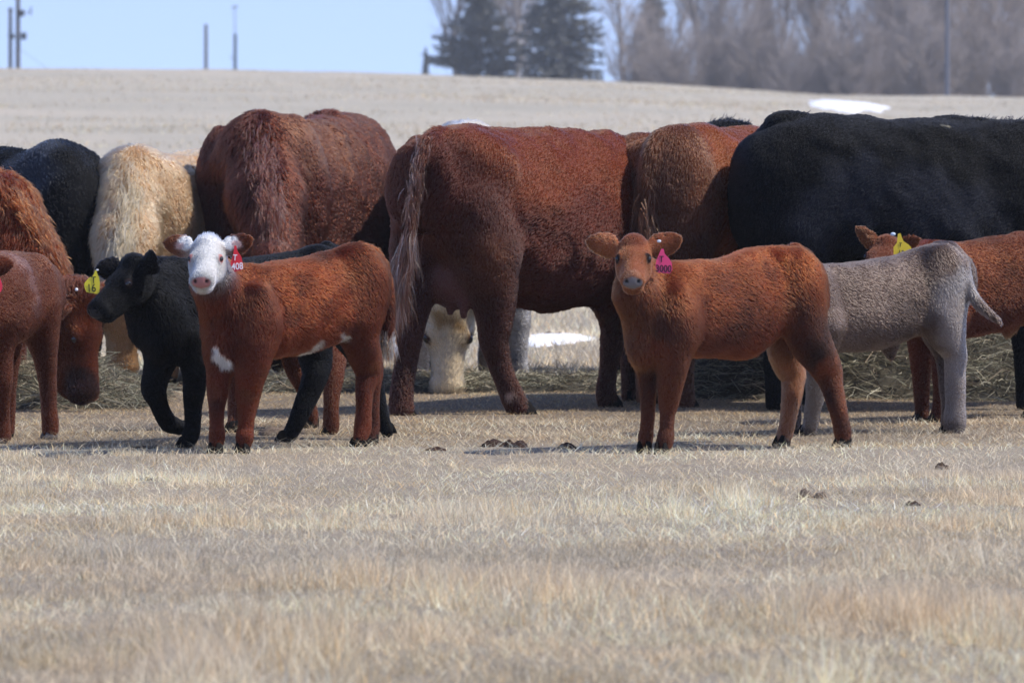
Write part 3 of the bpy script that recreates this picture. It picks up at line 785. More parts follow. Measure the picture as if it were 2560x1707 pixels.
def conifer_meshes(seed, H, R0, tiers, per, ragged=.3):
    R = random.Random(seed); TV, TF = [], []; tube_add(TV, TF, (0, 0, -.3), (0, 0, H), .018*H, .02, 8)
    V, Fc = [], []
    def spray(c, d, w, L):
        d = d/np.linalg.norm(d); s = np.cross(d, [0, 0, 1.]); s /= np.linalg.norm(s)+1e-6; s = s*math.cos(w)+np.cross(s, d)*math.sin(w); n = len(V); wd = L*.16
        V.extend([c-s*wd*.4, c+s*wd*.4, c+d*L*.6+s*wd, c+d*L-s*0, c+d*L*.6-s*wd]); Fc.append((n, n+1, n+2, n+3)); Fc.append((n, n+3, n+4, n+4))
    for i in range(tiers):
        t = (i+.5)/tiers; z = H*(.06+.94*t); rad = R0*(1-t)**.8*(.75+ragged*R.random())
        for j in range(per):
            a = R.random()*2*math.pi; rr = rad*(.65+.5*R.random()); dz = -.18+.55*t+R.gauss(0, .12)
            d = np.array([math.cos(a), math.sin(a), dz]); b = np.array([0, 0, z])
            e = b+d*rr+np.array([0, 0, .12*rr]); tube_add(TV, TF, b, e, .02, .008, 3)
            m = int(8+rr*7)
            for k in range(m):
                u = .15+.85*(k/m)**.8; c = b+(e-b)*u
                for _ in range(2):
                    dd = d*.6+np.array([R.gauss(0, .5), R.gauss(0, .5), R.gauss(-.05, .35)]); spray(c, dd, R.random()*3.1, (.26+.28*R.random())*(.6+.12*rr))
    return (TV, TF), (V, [tuple(f) for f in Fc])
def build_trees():
    D = 380.0
    protos = []
    for s_, H, sp, st in ((11, 17, .50, 1), (12, 15, .62, 1), (13, 19, .42, 1), (14, 14, .45, 4)):
        (t, c) = bare_tree_meshes(s_, H, sp, st); protos.append([('trunk', quick_mesh('trunk', t, M_BARK)), ('crown', quick_mesh('crown', c, M_TWIG if s_ % 2 else M_TWIG2))])
    t, c = bare_tree_meshes(21, 6.5, .5, 6, .02); bush = [('trunk', quick_mesh('trunk', t, M_BARK)), ('crown', quick_mesh('crown', c, M_TWIG))]
    def cm(VF):
        V = np.array(VF[0]); q = np.array([f for f in VF[1] if f[2] != f[3] and len(set(f)) == 4]); tr = [f[:3] for f in VF[1] if len(set(f)) == 3]
        tr = np.array([[f[0], f[1], f[2]] for f in VF[1] if len(set(f)) == 3])
        me = bpy.data.meshes.new('crown'); me.from_pydata(V.tolist(), [], q.tolist()+tr.tolist()); me.materials.append(M_NEEDLE); return me
    t, c = conifer_meshes(31, 12.0, 4.0, 40, 13, .55); pine = [('trunk', quick_mesh('trunk', t, M_BARK)), ('crown', cm(c))]
    t, c = conifer_meshes(32, 26.0, 3.3, 85, 13, .3); spruce = [('trunk', quick_mesh('trunk', t, M_BARK)), ('crown', cm(c))]
    X = lambda px, d: (px-CX)/F*d
    GC = 'evergreen trees beyond the hill'
    place('pine_tree', pine, X(1200, 372), 372, .98, .5, 'round dark evergreen, leftmost tall tree on the skyline', 'evergreen tree', GC)
    place('spruce_tree', spruce, X(1405, 368), 368, 1.0, 0, 'tall dense dark spruce right of the round evergreen', 'evergreen tree', GC)
    place('small_spruce', spruce, X(1064, 360), 360, .20, 1, 'tiny evergreen tip poking over the hill left of the round evergreen', 'evergreen tree', GC)
    place('spruce_tree', spruce, X(1908, 392), 392, .55, 2, 'dim greenish evergreen half hidden among the bare trees', 'evergreen tree', GC)
    place('spruce_tree', spruce, X(1632, 400), 400, .62, 1.2, 'narrow evergreen among the bare trees right of the tall spruce', 'evergreen tree', GC)
    bare = [(1150, 408, .8, 2), (1250, 404, .85, 0), (1290, 402, .9, 2), (1345, 410, .85, 2), (1565, 398, .75, 1), (1640, 385, .70, 1), (1765, 380, .95, 2), (1828, 370, .95, 3), (1945, 378, .85, 1), (2010, 396, .8, 2),
            (2100, 372, 1.0, 3), (2225, 366, .95, 3), (2290, 380, 1.05, 2), (2335, 398, 1.0, 0), (2400, 372, 1.0, 3), (2460, 386, 1.05, 1), (2515, 365, 1.0, 3), (2575, 380, 1.0, 0), (2640, 374, 1.0, 2), (2710, 380, 1.0, 3)]
    kinds = {0: 'tall', 1: 'broad', 2: 'slender', 3: 'many stemmed'}
    refs = ['behind the left side of the round evergreen', 'behind the right side of the round evergreen', 'behind the gap between the two big evergreens', 'just left of the tall spruce top', 'first in the row right of the tall spruce', 'beside the narrow evergreen', 'in the middle of the tree row',
            'left of the dim evergreen', 'right of the dim evergreen', 'left of the bright gap in the tree row', 'right of the bright gap in the tree row', 'second right of the bright gap',
            'left of the grey light pole', 'behind the grey light pole', 'right of the grey light pole', 'second right of the grey light pole', 'near the right edge of the photo', 'at the right edge of the photo', 'cut off by the right edge of the photo', 'outermost at the right edge of the photo']
    for i, ((px, d, s, k), ref) in enumerate(zip(bare, refs)):
        if px > 2700: continue
        place('bare_tree', protos[k], X(px, d), d, s*(.95+.1*((i*37) % 10)/10), i*1.7, f'{kinds[k]} leafless tree {ref}', 'bare tree', 'leafless trees beyond the hill')
    bl = ['left of the bright gap in the trees', 'in the middle of the bright gap in the trees', 'low behind the far snow patch', 'under the narrow evergreen', 'under the middle of the tree row', 'under the dim evergreen', 'left of the far snow patch', 'above the far snow patch', 'well right of the bright gap in the trees', 'left of the foot of the grey light pole', 'right of the foot of the grey light pole', 'low at the right edge of the photo']
    for i, (px, l) in enumerate(zip((1975, 2050, 2090, 1610, 1700, 1800, 1890, 2150, 2220, 2310, 2420, 2530), bl)):
        d = 352+(i*7) % 12; place('bare_bush', bush, X(px, d), d, (.78 if i < 3 else .95)+.25*((i*3) % 4)/4, i*2.1, 'tangled leafless bush '+l, 'bush', 'leafless bushes beyond the hill')
build_trees()

def build_poles():
    mw = simple('weathered_wood', (.10, .085, .07), .85, .2); mg = simple('grey_metal', (.22, .235, .25), .5, .5); md = simple('dark_metal', (.06, .065, .07), .5, .5); mpale = simple('pale_metal', (.35, .42, .48), .5, .5)
    def cyl(parts, a, b, ra, rb, k=10):
        V, Fc = parts; n = len(V); tube_add(V, Fc, a, b, ra, rb, k); Fc.append(tuple(range(n+k-1, n-1, -1))); Fc.append(tuple(range(n+k, n+2*k)))
    def part(nm, segs, mat, root):
        V, Fc = [], []
        for sg in segs: cyl((V, Fc), *sg)
        me = bpy.data.meshes.new(nm); me.from_pydata([tuple(map(float, v)) for v in V], [], Fc); me.materials.append(mat); o = bpy.data.objects.new(nm, me); COL.objects.link(o); o.parent = root; return o
    def root(nm, px, d, label, cat, g=None):
        x = (px-CX)/F*d; return tag(empty(nm, (x, d, float(gz(x, d)))), label, cat, g)
    k = 1/F*262; G = 'utility poles on the skyline'
    z = lambda py, d, r: CH-(py-HY)/F*d-r.location.z
    r = root('utility_pole', 26, 262, 'short wooden utility pole at the far left of the skyline', 'utility pole', G)
    part('pole', [((0, 0, -.5), (0, 0, z(20, 262, r)), .11, .09)], mw, r); part('crossarm', [((-.12, 0, z(26, 262, r)), (.12, 0, z(26, 262, r)), .05, .05)], mw, r); part('insulator', [((-.1, -.1, z(92, 262, r)), (.06, -.1, z(84, 262, r)), .06, .06)], md, r)
    r = root('utility_pole', 45, 262, 'tallest utility pole with round transformers, running out of the top of the photo', 'utility pole', G)
    top = z(-60, 262, r)
    part('pole', [((0, 0, -.5), (0, 0, top), .13, .10)], mw, r); part('crossarm', [((-.9, 0, top-.4), (.9, 0, top-.4), .06, .06)], mw, r)
    part('transformer', [((.30, -.1, z(100, 262, r)), (.30, -.1, z(82, 262, r)), .14, .14)], md, r); part('transformer', [((-.25, -.1, z(98, 262, r)), (-.25, -.1, z(86, 262, r)), .10, .10)], md, r)
    part('transformer', [((.22, -.1, z(42, 262, r)), (.22, -.1, z(26, 262, r)), .12, .12)], md, r)
    part('bracket', [((0, -.02, z(35, 262, r)), (.62, -.02, z(32, 262, r)), .03, .02)], md, r); part('insulator', [((.62, 0, z(38, 262, r)), (.66, 0, z(18, 262, r)), .04, .04)], md, r); part('bracket', [((0, -.02, z(92, 262, r)), (.35, -.02, z(92, 262, r)), .03, .03)], md, r)
    part('guy_wire', [((0, 0, z(120, 262, r)), (1.6, 0, z(168, 262, r)-.2), .008, .008)], md, r)
    r = root('fence_post', 515, 250, 'plain grey post standing alone on the skyline left of the thin mast', 'post')
    part('post', [((0, 0, -.5), (0, 0, z(63, 250, r)), .10, .085)], simple('post_grey', (.16, .16, .155), .8, .2), r); part('post_cap', [((0, 0, z(63, 250, r)), (0, 0, z(61, 250, r)), .10, .07)], mg, r)
    r = root('mast', 588, 270, 'thin pale mast with a lamp head on the skyline right of the plain post', 'mast')
    part('lower_pole', [((0, 0, -.5), (0, 0, z(86, 270, r)), .105, .09)], simple('mast_steel', (.10, .13, .15), .6, .4), r); part('upper_pole', [((-.04, 0, z(86, 270, r)), (-.07, 0, z(16, 270, r)), .025, .02), ((.05, 0, z(86, 270, r)), (.03, 0, z(16, 270, r)), .02, .015)], mpale, r)
    part('lamp_head', [((-.17, 0, z(19, 270, r)), (.13, 0, z(16, 270, r)), .07, .07)], mpale, r); part('bracket', [((0, 0, z(152, 270, r)), (-.28, 0, z(142, 270, r)), .02, .02)], mg, r)
    r = root('light_pole', 2368, 240, 'tall grey light pole in front of the trees on the right', 'light pole')
    part('pole', [((0, 0, -.5), (0, 0, 11.5), .12, .08)], simple('galvanised', (.13, .135, .16), .6, .4), r); part('lamp_arm', [((0, 0, 11.2), (-1.4, 0, 11.6), .04, .03)], mg, r); part('lamp_head', [((-1.2, 0, 11.55), (-1.8, 0, 11.6), .09, .06)], mg, r)
build_poles()


def build_haze():
    x0, x1, y0, y1, z0, z1 = -1300, 1300, -60, 905, -12, 60
    V = [(x, y, z) for z in (z0, z1) for y in (y0, y1) for x in (x0, x1)]
    o = mesh_from('haze', V, [(0, 2, 3, 1), (4, 5, 7, 6), (0, 1, 5, 4), (2, 6, 7, 3), (0, 4, 6, 2), (1, 3, 7, 5)], None)
    m = bpy.data.materials.new('haze_air'); m.use_nodes = True; nt = m.node_tree; nt.nodes.remove(nt.nodes['Principled BSDF'])
    v = nt.nodes.new('ShaderNodeVolumePrincipled'); v.inputs['Density'].default_value = .0004; v.inputs['Color'].default_value = (.92, .96, 1, 1); v.inputs['Anisotropy'].default_value = .2
    nt.links.new(v.outputs[0], nt.nodes['Material Output'].inputs['Volume']); o.data.materials.append(m); tag(o, kind='stuff')
build_haze()

# ------------------------------------------------------------------ the herd
ANIMALS = {}
def front_leg(A, X, off, knee, rows, kk=.03, **kw): pass

def calf_white_face():
    A = Body(21.35, (380, 540, 2.489), .0078, base=(.084, .0118, .0019), fl=.018)
    A.trunk([(470, 440, 880, .085, .02), (560, 330, 915, .125, .08), (680, 292, 905, .15, .16), (820, 280, 872, .16, .24), (960, 250, 860, .165, .32),
             (1090, 215, 798, .155, .40), (1210, 186, 715, .145, .47), (1290, 184, 690, .135, .53), (1345, 215, 640, .10, .57)], cap=.048, k=.06)
    leg = dict(fl=.008, lay=.22, flow=(0, 0, -1))
    # neck and chest
    A.cone(A.p(470, 660, .03), A.p(375, 400, -.05), 175*A.s, 128*A.s, .07, flow=(.2, .2, -1), fl=.024)
    A.cone(A.p(375, 400, -.05), A.p(350, 300, -.02), 128*A.s, 100*A.s, .05, flow=(.2, .2, -1), fl=.02)
    A.cone(A.p(560, 480, .10), A.p(420, 330, .06), 150*A.s, 85*A.s, .07, flow=(.6, .3, -.8))
    A.ell(A.p(430, 800, 0), (.065, .08, .085), k=.05, flow=(.1, 0, -1), fl=.026, lay=.5)
    A.ell(A.p(650, 640, -.02), (.085, .08, .14), k=.05, flow=(.5, .1, -.9))
    # front legs
    A.chain([(660, 660, -.02, 110), (650, 800, -.03, 108), (628, 930, -.03, 92), (603, 1040, -.02, 76), (592, 1120, 0, 70), (590, 1215, 0, 50), (583, 1320, 0, 45), (577, 1372, -.01, 54), (571, 1418, -.01, 44)], **leg)
    A.chain([(470, 760, .03, 100), (428, 880, .02, 82), (412, 1000, .0, 64), (408, 1100, 0, 60), (402, 1200, 0, 43), (402, 1300, 0, 40), (405, 1372, 0, 49), (400, 1420, -.01, 41)], **leg)
    # hind legs
    A.ell(A.p(1290, 430, .42), (.115, .09, .16), k=.06, flow=(.6, .2, -.9))
    A.chain([(1320, 420, .44, 105), (1285, 660, .42, 128), (1300, 790, .44, 108), (1335, 900, .50, 92), (1350, 970, .52, 78), (1322, 1080, .48, 57), (1318, 1220, .46, 50), (1312, 1312, .46, 56), (1298, 1375, .44, 45)], **leg)
    A.chain([(1310, 430, .62, 95), (1315, 700, .66, 95), (1355, 850, .70, 72), (1392, 950, .74, 52), (1382, 1080, .72, 40), (1378, 1220, .70, 38), (1374, 1320, .70, 44), (1362, 1375, .68, 42)], **leg)
    # tail
    A.chain([(1290, 205, .55, 45), (1370, 225, .62, 40), (1432, 300, .66, 36), (1465, 400, .66, 36), (1476, 520, .66, 35), (1474, 650, .66, 31), (1465, 750, .66, 26), (1468, 800, .66, 14)], k=.025, fl=.022, lay=.2)
    G = A.head(A.p(333, 262, -.20), (-.06, -.94, -.34), .285, nose=(.46, .20, .18), ear=((-.30, 1, .30), (-.3, 1, .16)), facecol=(.86, .84, .80), wide=1.0,
               open_=((.85, 0, .4), (.85, 0, .2)), furf=.010, jaw=1.08, rim=(.5, .2, .18), earcol=(.17, .04, .012))
    W_ = (.86, .84, .80)
    A.ell(A.p(1225, 262, .42), (.04, .05, .03), k=.04)
    A.patches += [(A.p(402, 825, -.07), .016, W_, .6), (A.p(410, 860, -.07), .018, W_, .6), (A.p(375, 890, -.07), .024, W_, .6), (A.p(420, 905, -.07), .028, W_, .6), (A.p(465, 925, -.05), .026, W_, .6), (A.p(500, 935, -.02), .018, W_, .6),
                  (A.p(1140, 700, .30), .045, W_, .5), (A.p(1185, 760, .32), .030, W_, .5), (A.p(1000, 790, .22), .035, W_, .9), (A.p(935, 850, .25), .04, W_, .6)]
    for b, ed, od, wd in A.earpts:
        A.patches.append((b+ed*.03+np.array([0, 0, .02]), .034, W_, .3))
        A.patches.append((b+ed*.062+np.array([0, -.02, .0]), .022, (.65, .42, .38), .6))
    A.patches.append((A.p(350, 520, -.18), .05, W_, .3))
    for X, Y, o, r in ((930, 420, .14, .06), (700, 480, .0, .06), (1060, 560, .2, .05), (440, 620, -.06, .05), (850, 640, .08, .05)): A.patches.append((A.p(X, Y, o), r, (.050, .0068, .0012), 1.2))
    for X, Y, o, r in ((640, 380, .0, .05), (1290, 480, .32, .07), (1200, 330, .3, .05), (620, 700, -.1, .05)): A.patches.append((A.p(X, Y, o), r, (.125, .023, .006), 1.3))  # bright sheen painted into the coat on shoulder and haunch
    for X, off in ((562, -.02), (392, -.02)): A.hoof(A.foot(X, off, 0), .064, (-.25, -1))
    A.patches += [(A.p(590, 1125, -.05), .035, (.10, .022, .006), .9), (A.p(408, 1100, -.04), .03, (.10, .022, .006), .9), (A.p(1400, 930, .45), .04, (.11, .024, .006), .9), (A.p(570, 1430, 0), .04, (.05, .012, .005), .9), (A.p(400, 1430, 0), .04, (.05, .012, .005), .9)]
    A.hoof(A.foot(1288, .44, 0), .064, (-.8, -.6)); A.hoof(A.foot(1360, .68, 0), .060, (-.8, -.6))
    r = A.build('calf', 'red brown calf with a white face and red ear tag reading T 408', 'calf', 'calves standing in front of the cows', dens=75000, fw=.00072, wave=.17, tone=.95)
    ear_tag(A, [(512, 185), (524, 185), (530, 215), (556, 255), (566, 300), (562, 334), (514, 348), (498, 322), (489, 296), (500, 258), (508, 220)], -.245, (.62, .012, .018),
            [('T', 517, 258, 36, -.05), ('408', 531, 312, 42, .08)], (.8, .75, .75), tilt=.12)
    tuft(r, A.rt, [A.p(1468, 720, .66), A.p(1466, 780, .66), A.p(1468, 800, .66)], .075, 500, .0013, [(.8, .75, .7), (.8, .75, .7), (.3, .09, .03)], spread=.03)
    ANIMALS['A'] = A

def calf_tan_face():
    A = Body(21.4, (1440, 540, 2.489), .0078, base=(.082, .0126, .0023), fl=.019)
    A.trunk([(500, 420, 850, .085, .02), (600, 290, 900, .125, .08), (720, 268, 885, .15, .16), (860, 268, 888, .16, .24), (1000, 238, 888, .16, .32),
             (1120, 208, 835, .15, .40), (1250, 188, 730, .14, .47), (1370, 205, 680, .135, .53), (1440, 250, 660, .10, .57)], cap=.055, k=.06)
    leg = dict(fl=.008, lay=.22, flow=(0, 0, -1), col=(.085, .018, .0045))
    A.cone(A.p(470, 700, .03), A.p(370, 480, -.05), 180*A.s, 128*A.s, .07, flow=(.2, .2, -1), fl=.020, lay=.4, col=(.13, .034, .010))
    A.cone(A.p(370, 480, -.05), A.p(360, 300, -.02), 128*A.s, 100*A.s, .05, flow=(.2, .2, -1), fl=.024)
    A.cone(A.p(600, 470, .10), A.p(430, 330, .06), 150*A.s, 85*A.s, .07, flow=(.6, .3, -.8))
    A.ell(A.p(440, 820, 0), (.07, .08, .09), k=.05, flow=(.1, 0, -1), fl=.022, lay=.5, col=(.13, .034, .010))
    A.ell(A.p(640, 640, -.02), (.085, .08, .14), k=.05, flow=(.5, .1, -.9))
    A.chain([(630, 680, -.02, 110), (620, 810, -.03, 108), (605, 920, -.03, 98), (590, 1030, -.02, 80), (578, 1150, 0, 62), (570, 1230, 0, 44), (565, 1320, 0, 42), (556, 1385, -.01, 52), (545, 1430, -.02, 45)], **leg)
    A.chain([(480, 780, .05, 95), (452, 900, .05, 76), (448, 1000, .05, 58), (450, 1130, .05, 47), (448, 1230, .05, 41), (440, 1330, .05, 40), (434, 1370, .05, 46), (430, 1405, .04, 40)], **leg)
    A.ell(A.p(1380, 450, .42), (.115, .09, .16), k=.06, flow=(.6, .2, -.9))
    A.chain([(1400, 430, .44, 105), (1410, 640, .42, 135), (1450, 780, .42, 122), (1530, 900, .45, 98), (1570, 980, .47, 82), (1592, 1060, .45, 64), (1620, 1160, .43, 58), (1645, 1270, .42, 50), (1658, 1335, .42, 54), (1663, 1385, .42, 44)], **leg)
    A.chain([(1330, 430, .60, 110), (1290, 700, .58, 105), (1292, 830, .58, 98), (1325, 930, .60, 92), (1355, 990, .60, 72), (1345, 1100, .58, 60), (1330, 1200, .56, 52), (1315, 1300, .55, 46), (1300, 1350, .55, 48), (1292, 1390, .54, 40)], fl=.012, lay=.2, flow=(0, 0, -1), col=(.17, .06, .024))
    A.chain([(1360, 215, .55, 45), (1440, 245, .62, 42), (1478, 320, .70, 36), (1485, 450, .74, 30), (1480, 560, .76, 24)], k=.025, fl=.02)
    A.head(A.p(357, 261, -.20), (-.04, -.94, -.34), .29, nose=(.20, .18, .18), ear=((-.30, 1, .26), (-.3, 1, .16)), facecol=(.165, .045, .014), wide=1.0,
           open_=((.85, 0, .4), (.85, 0, .2)), furf=.005, jaw=1.05, rim=(.014, .007, .006), rimR=.078, eyeR=.043, earcol=(.16, .045, .016), earL=.47, earW=.165)
    A.ell(A.p(1270, 262, .42), (.04, .05, .03), k=.04)
    A.patches += [(A.p(1040, 590, .20), .030, (.42, .27, .22), .9), (A.p(1010, 640, .22), .018, (.55, .45, .42), .9)]
    A.patches.append((A.p(358, 405, -.36), .050, (.26, .10, .05), .5))
    for X, Y, o, r in ((900, 420, .12, .07), (1180, 350, .28, .06), (800, 560, .04, .05), (470, 560, -.06, .05), (1330, 420, .36, .05)): A.patches.append((A.p(X, Y, o), r, (.050, .0075, .0015), 1.2))
    for X, Y, o, r in ((650, 560, -.04, .06), (1300, 560, .32, .06), (880, 280, .24, .05), (1560, 960, .4, .05), (470, 820, -.08, .06)): A.patches.append((A.p(X, Y, o), r, (.13, .026, .007), 1.3))  # lighter patches: sheen painted as coat colour
    A.patches.append((A.p(365, 130, -.12), .06, (.10, .02, .006), .9))
    for X, off in ((532, -.03), (424, .03)): A.hoof(A.foot(X, off, 0), .064, (-.3, -1))
    A.hoof(A.foot(1660, .42, 0), .064, (-.8, -.6)); A.hoof(A.foot(1285, .54, 0), .060, (-.8, -.6))
    r = A.build('calf', 'red brown calf with a tan face and pink ear tag reading T 3000', 'calf', 'calves standing in front of the cows', dens=75000, fw=.00072, wave=.20, tone=.95)
    ear_tag(A, [(530, 205), (546, 205), (552, 235), (580, 265), (596, 292), (599, 335), (584, 358), (508, 352), (494, 318), (500, 275), (516, 240)], -.255, (.66, .04, .14),
            [('T', 532, 268, 38, -.02), ('3000', 545, 327, 44, -.04)], (.02, .005, .015), tilt=.12, button=(517, 157, 9, (.6, .65, .7)))
    ANIMALS['B'] = A

BLACK = (.0026, .0027, .0034)
def fwd_legs(A, spots, top, r=1.0, hind=False, **kw):
    """plain standing legs in metres: spots (x, y) of the feet, top = height of elbow or stifle"""
    for x, y, tx, ty in spots:
        if hind: q = [((tx, ty, top), .15*r), ((x*.5+tx*.5, y*.5+ty*.5, top*.72), .095*r), ((x, y, .46*r), .068*r), ((x, y, .38), .052*r), ((x, y, .2), .046*r), ((x, y, .12), .055*r), ((x, y, .05), .05*r)]
        else: q = [((tx, ty, top), .13*r), ((x*.7+tx*.3, y*.7+ty*.3, top*.75), .09*r), ((x, y, .38*r), .064*r), ((x, y, .3), .05*r), ((x, y, .18), .045*r), ((x, y, .11), .055*r), ((x, y, .05), .05*r)]
        A.chain(q, m=True, fl=.014, lay=.18, flow=(0, 0, -1), **kw)
        A.hoof((x, y, 0), .085*r, None, .07*r)

def cow_maroon_udder():
    A = Body(24.6, (940, 240, 1.867), .016, base=(.052, .0080, .0022), fl=.019)
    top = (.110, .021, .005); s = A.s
    A.trunk([(1330, 230, 700, .17, 1.15), (1200, 205, 900, .25, 1.0), (1060, 178, 985, .31, .86), (900, 160, 992, .37, .68), (720, 152, 1000, .385, .48), (560, 146, 960, .36, .30), (430, 142, 820, .31, .14), (310, 168, 700, .26, .0), (230, 210, 620, .20, -.10)], cap=.10, k=.10, egg=.08)
    A.ell(A.p(400, 205, .16), (.12, .22, .06), k=.05)
    A.ell(A.p(370, 500, .0), (.19, .18, .30), k=.06, flow=(-.3, 0, -1))
    A.ell(A.p(205, 440, .12), (.11, .15, .24), k=.05, flow=(0, 0, -1))
    A.ell(A.p(470, 330, -.05), (.16, .12, .13), k=.10)
    A.cone(A.p(1250, 400, 1.15), A.p(1420, 560, 1.65), .215, .16, .1, flow=(-.4, -.3, -.6)); A.cone(A.p(1420, 520, 1.65), A.p(1440, 900, 1.9), .17, .14, .1)
    lg = dict(fl=.014, lay=.18, flow=(0, 0, -1), k=.05, col=(.038, .009, .004))
    A.chain([(420, 520, -.06, 175), (520, 760, -.05, 150), (550, 930, -.04, 105), (553, 1050, -.03, 80), (548, 1140, -.02, 66), (578, 1250, 0, 54), (615, 1350, 0, 50), (645, 1420, 0, 54), (668, 1462, 0, 52)], **lg)
    A.chain([(230, 560, .12, 140), (190, 760, .12, 120), (175, 930, .04, 84), (165, 1050, -.02, 66), (150, 1140, -.08, 60), (138, 1250, -.1, 50), (122, 1350, -.12, 48), (118, 1430, -.13, 54), (122, 1465, -.14, 54)], **lg)
    A.chain([(1080, 760, .72, 120), (1100, 930, .76, 85), (1106, 1080, .78, 52), (1100, 1180, .78, 48), (1082, 1290, .78, 40), (1072, 1370, .78, 46), (1080, 1420, .78, 48)], **lg)
    A.chain([(1180, 780, 1.2, 110), (1190, 980, 1.25, 70), (1190, 1180, 1.25, 50), (1190, 1400, 1.25, 44)], **lg)
    # udder and teats
    sk = dict(flow=(0, 0, -1), fl=.004, col=(.115, .045, .034))
    A.ell(A.p(375, 865, .06), (.12, .13, .13), k=.05, **sk); A.ell(A.p(415, 915, .0), (.07, .075, .075), k=.03, **sk)
    A.chain([(345, 950, .0, 24), (346, 998, .0, 20), (347, 1016, .0, 12)], k=.02, **sk); A.chain([(408, 975, -.05, 26), (410, 1022, -.05, 21), (410, 1040, -.05, 12)], k=.02, **sk)
    # tail
    A.chain([(300, 185, -.02, 38), (238, 215, -.16, 34), (210, 310, -.24, 27), (184, 450, -.27, 23), (163, 600, -.28, 21), (142, 740, -.29, 18), (124, 860, -.30, 14)], k=.03, fl=.045, lay=.2, col=(.045, .010, .004))
    A.patches += [(A.p(900, 240, .35), .085, (.16, .10, .10), 1.0), (A.p(935, 232, .35), .05, (.16, .10, .10), .9), (A.p(1100, 300, .55), .05, (.14, .10, .105), .9), (A.p(1112, 350, .55), .05, (.14, .10, .105), .9),
                  (A.p(550, 760, -.3), .20, (.085, .022, .007), 1.2)]
    for q in ((700, 190, .1), (850, 185, .3), (1000, 200, .5), (560, 190, 0), (1150, 215, .6)): A.patches.append((A.p(*q), .34, top, .8))  # lit upper back painted as a brighter red along the topline
    A.hoof(A.foot(682, 0, 0), .088, (1, .4), .055); A.hoof(A.foot(120, -.14, 0), .088, (.7, .2), .055); A.hoof(A.foot(1088, .78, 0), .088, (.8, .3), .055); A.hoof(A.foot(1195, 1.25, 0), .088, (.8, .5), .055)
    A.patches.append((A.p(622, 1400, -.05), .022, (.30, .2, .15), .8))
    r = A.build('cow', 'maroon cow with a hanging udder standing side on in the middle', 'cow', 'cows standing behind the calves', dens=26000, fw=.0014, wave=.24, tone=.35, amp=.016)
    tuft(r, A.rt, [A.p(160, 640, -.30), A.p(145, 740, -.31), A.p(125, 850, -.33), A.p(112, 960, -.33)], .17, 1000, .0015, [(.05, .014, .008), (.07, .03, .022), (.13, .11, .11), (.05, .014, .006), (.15, .09, .05), (.05, .014, .007)], spread=.035)
    tuft(r, A.rt, [A.p(225, 205, -.18), A.p(195, 360, -.26), A.p(165, 560, -.28)], .07, 500, .002, [(.06, .02, .01), (.08, .035, .025)], spread=.035)
    ANIMALS['maroon'] = A

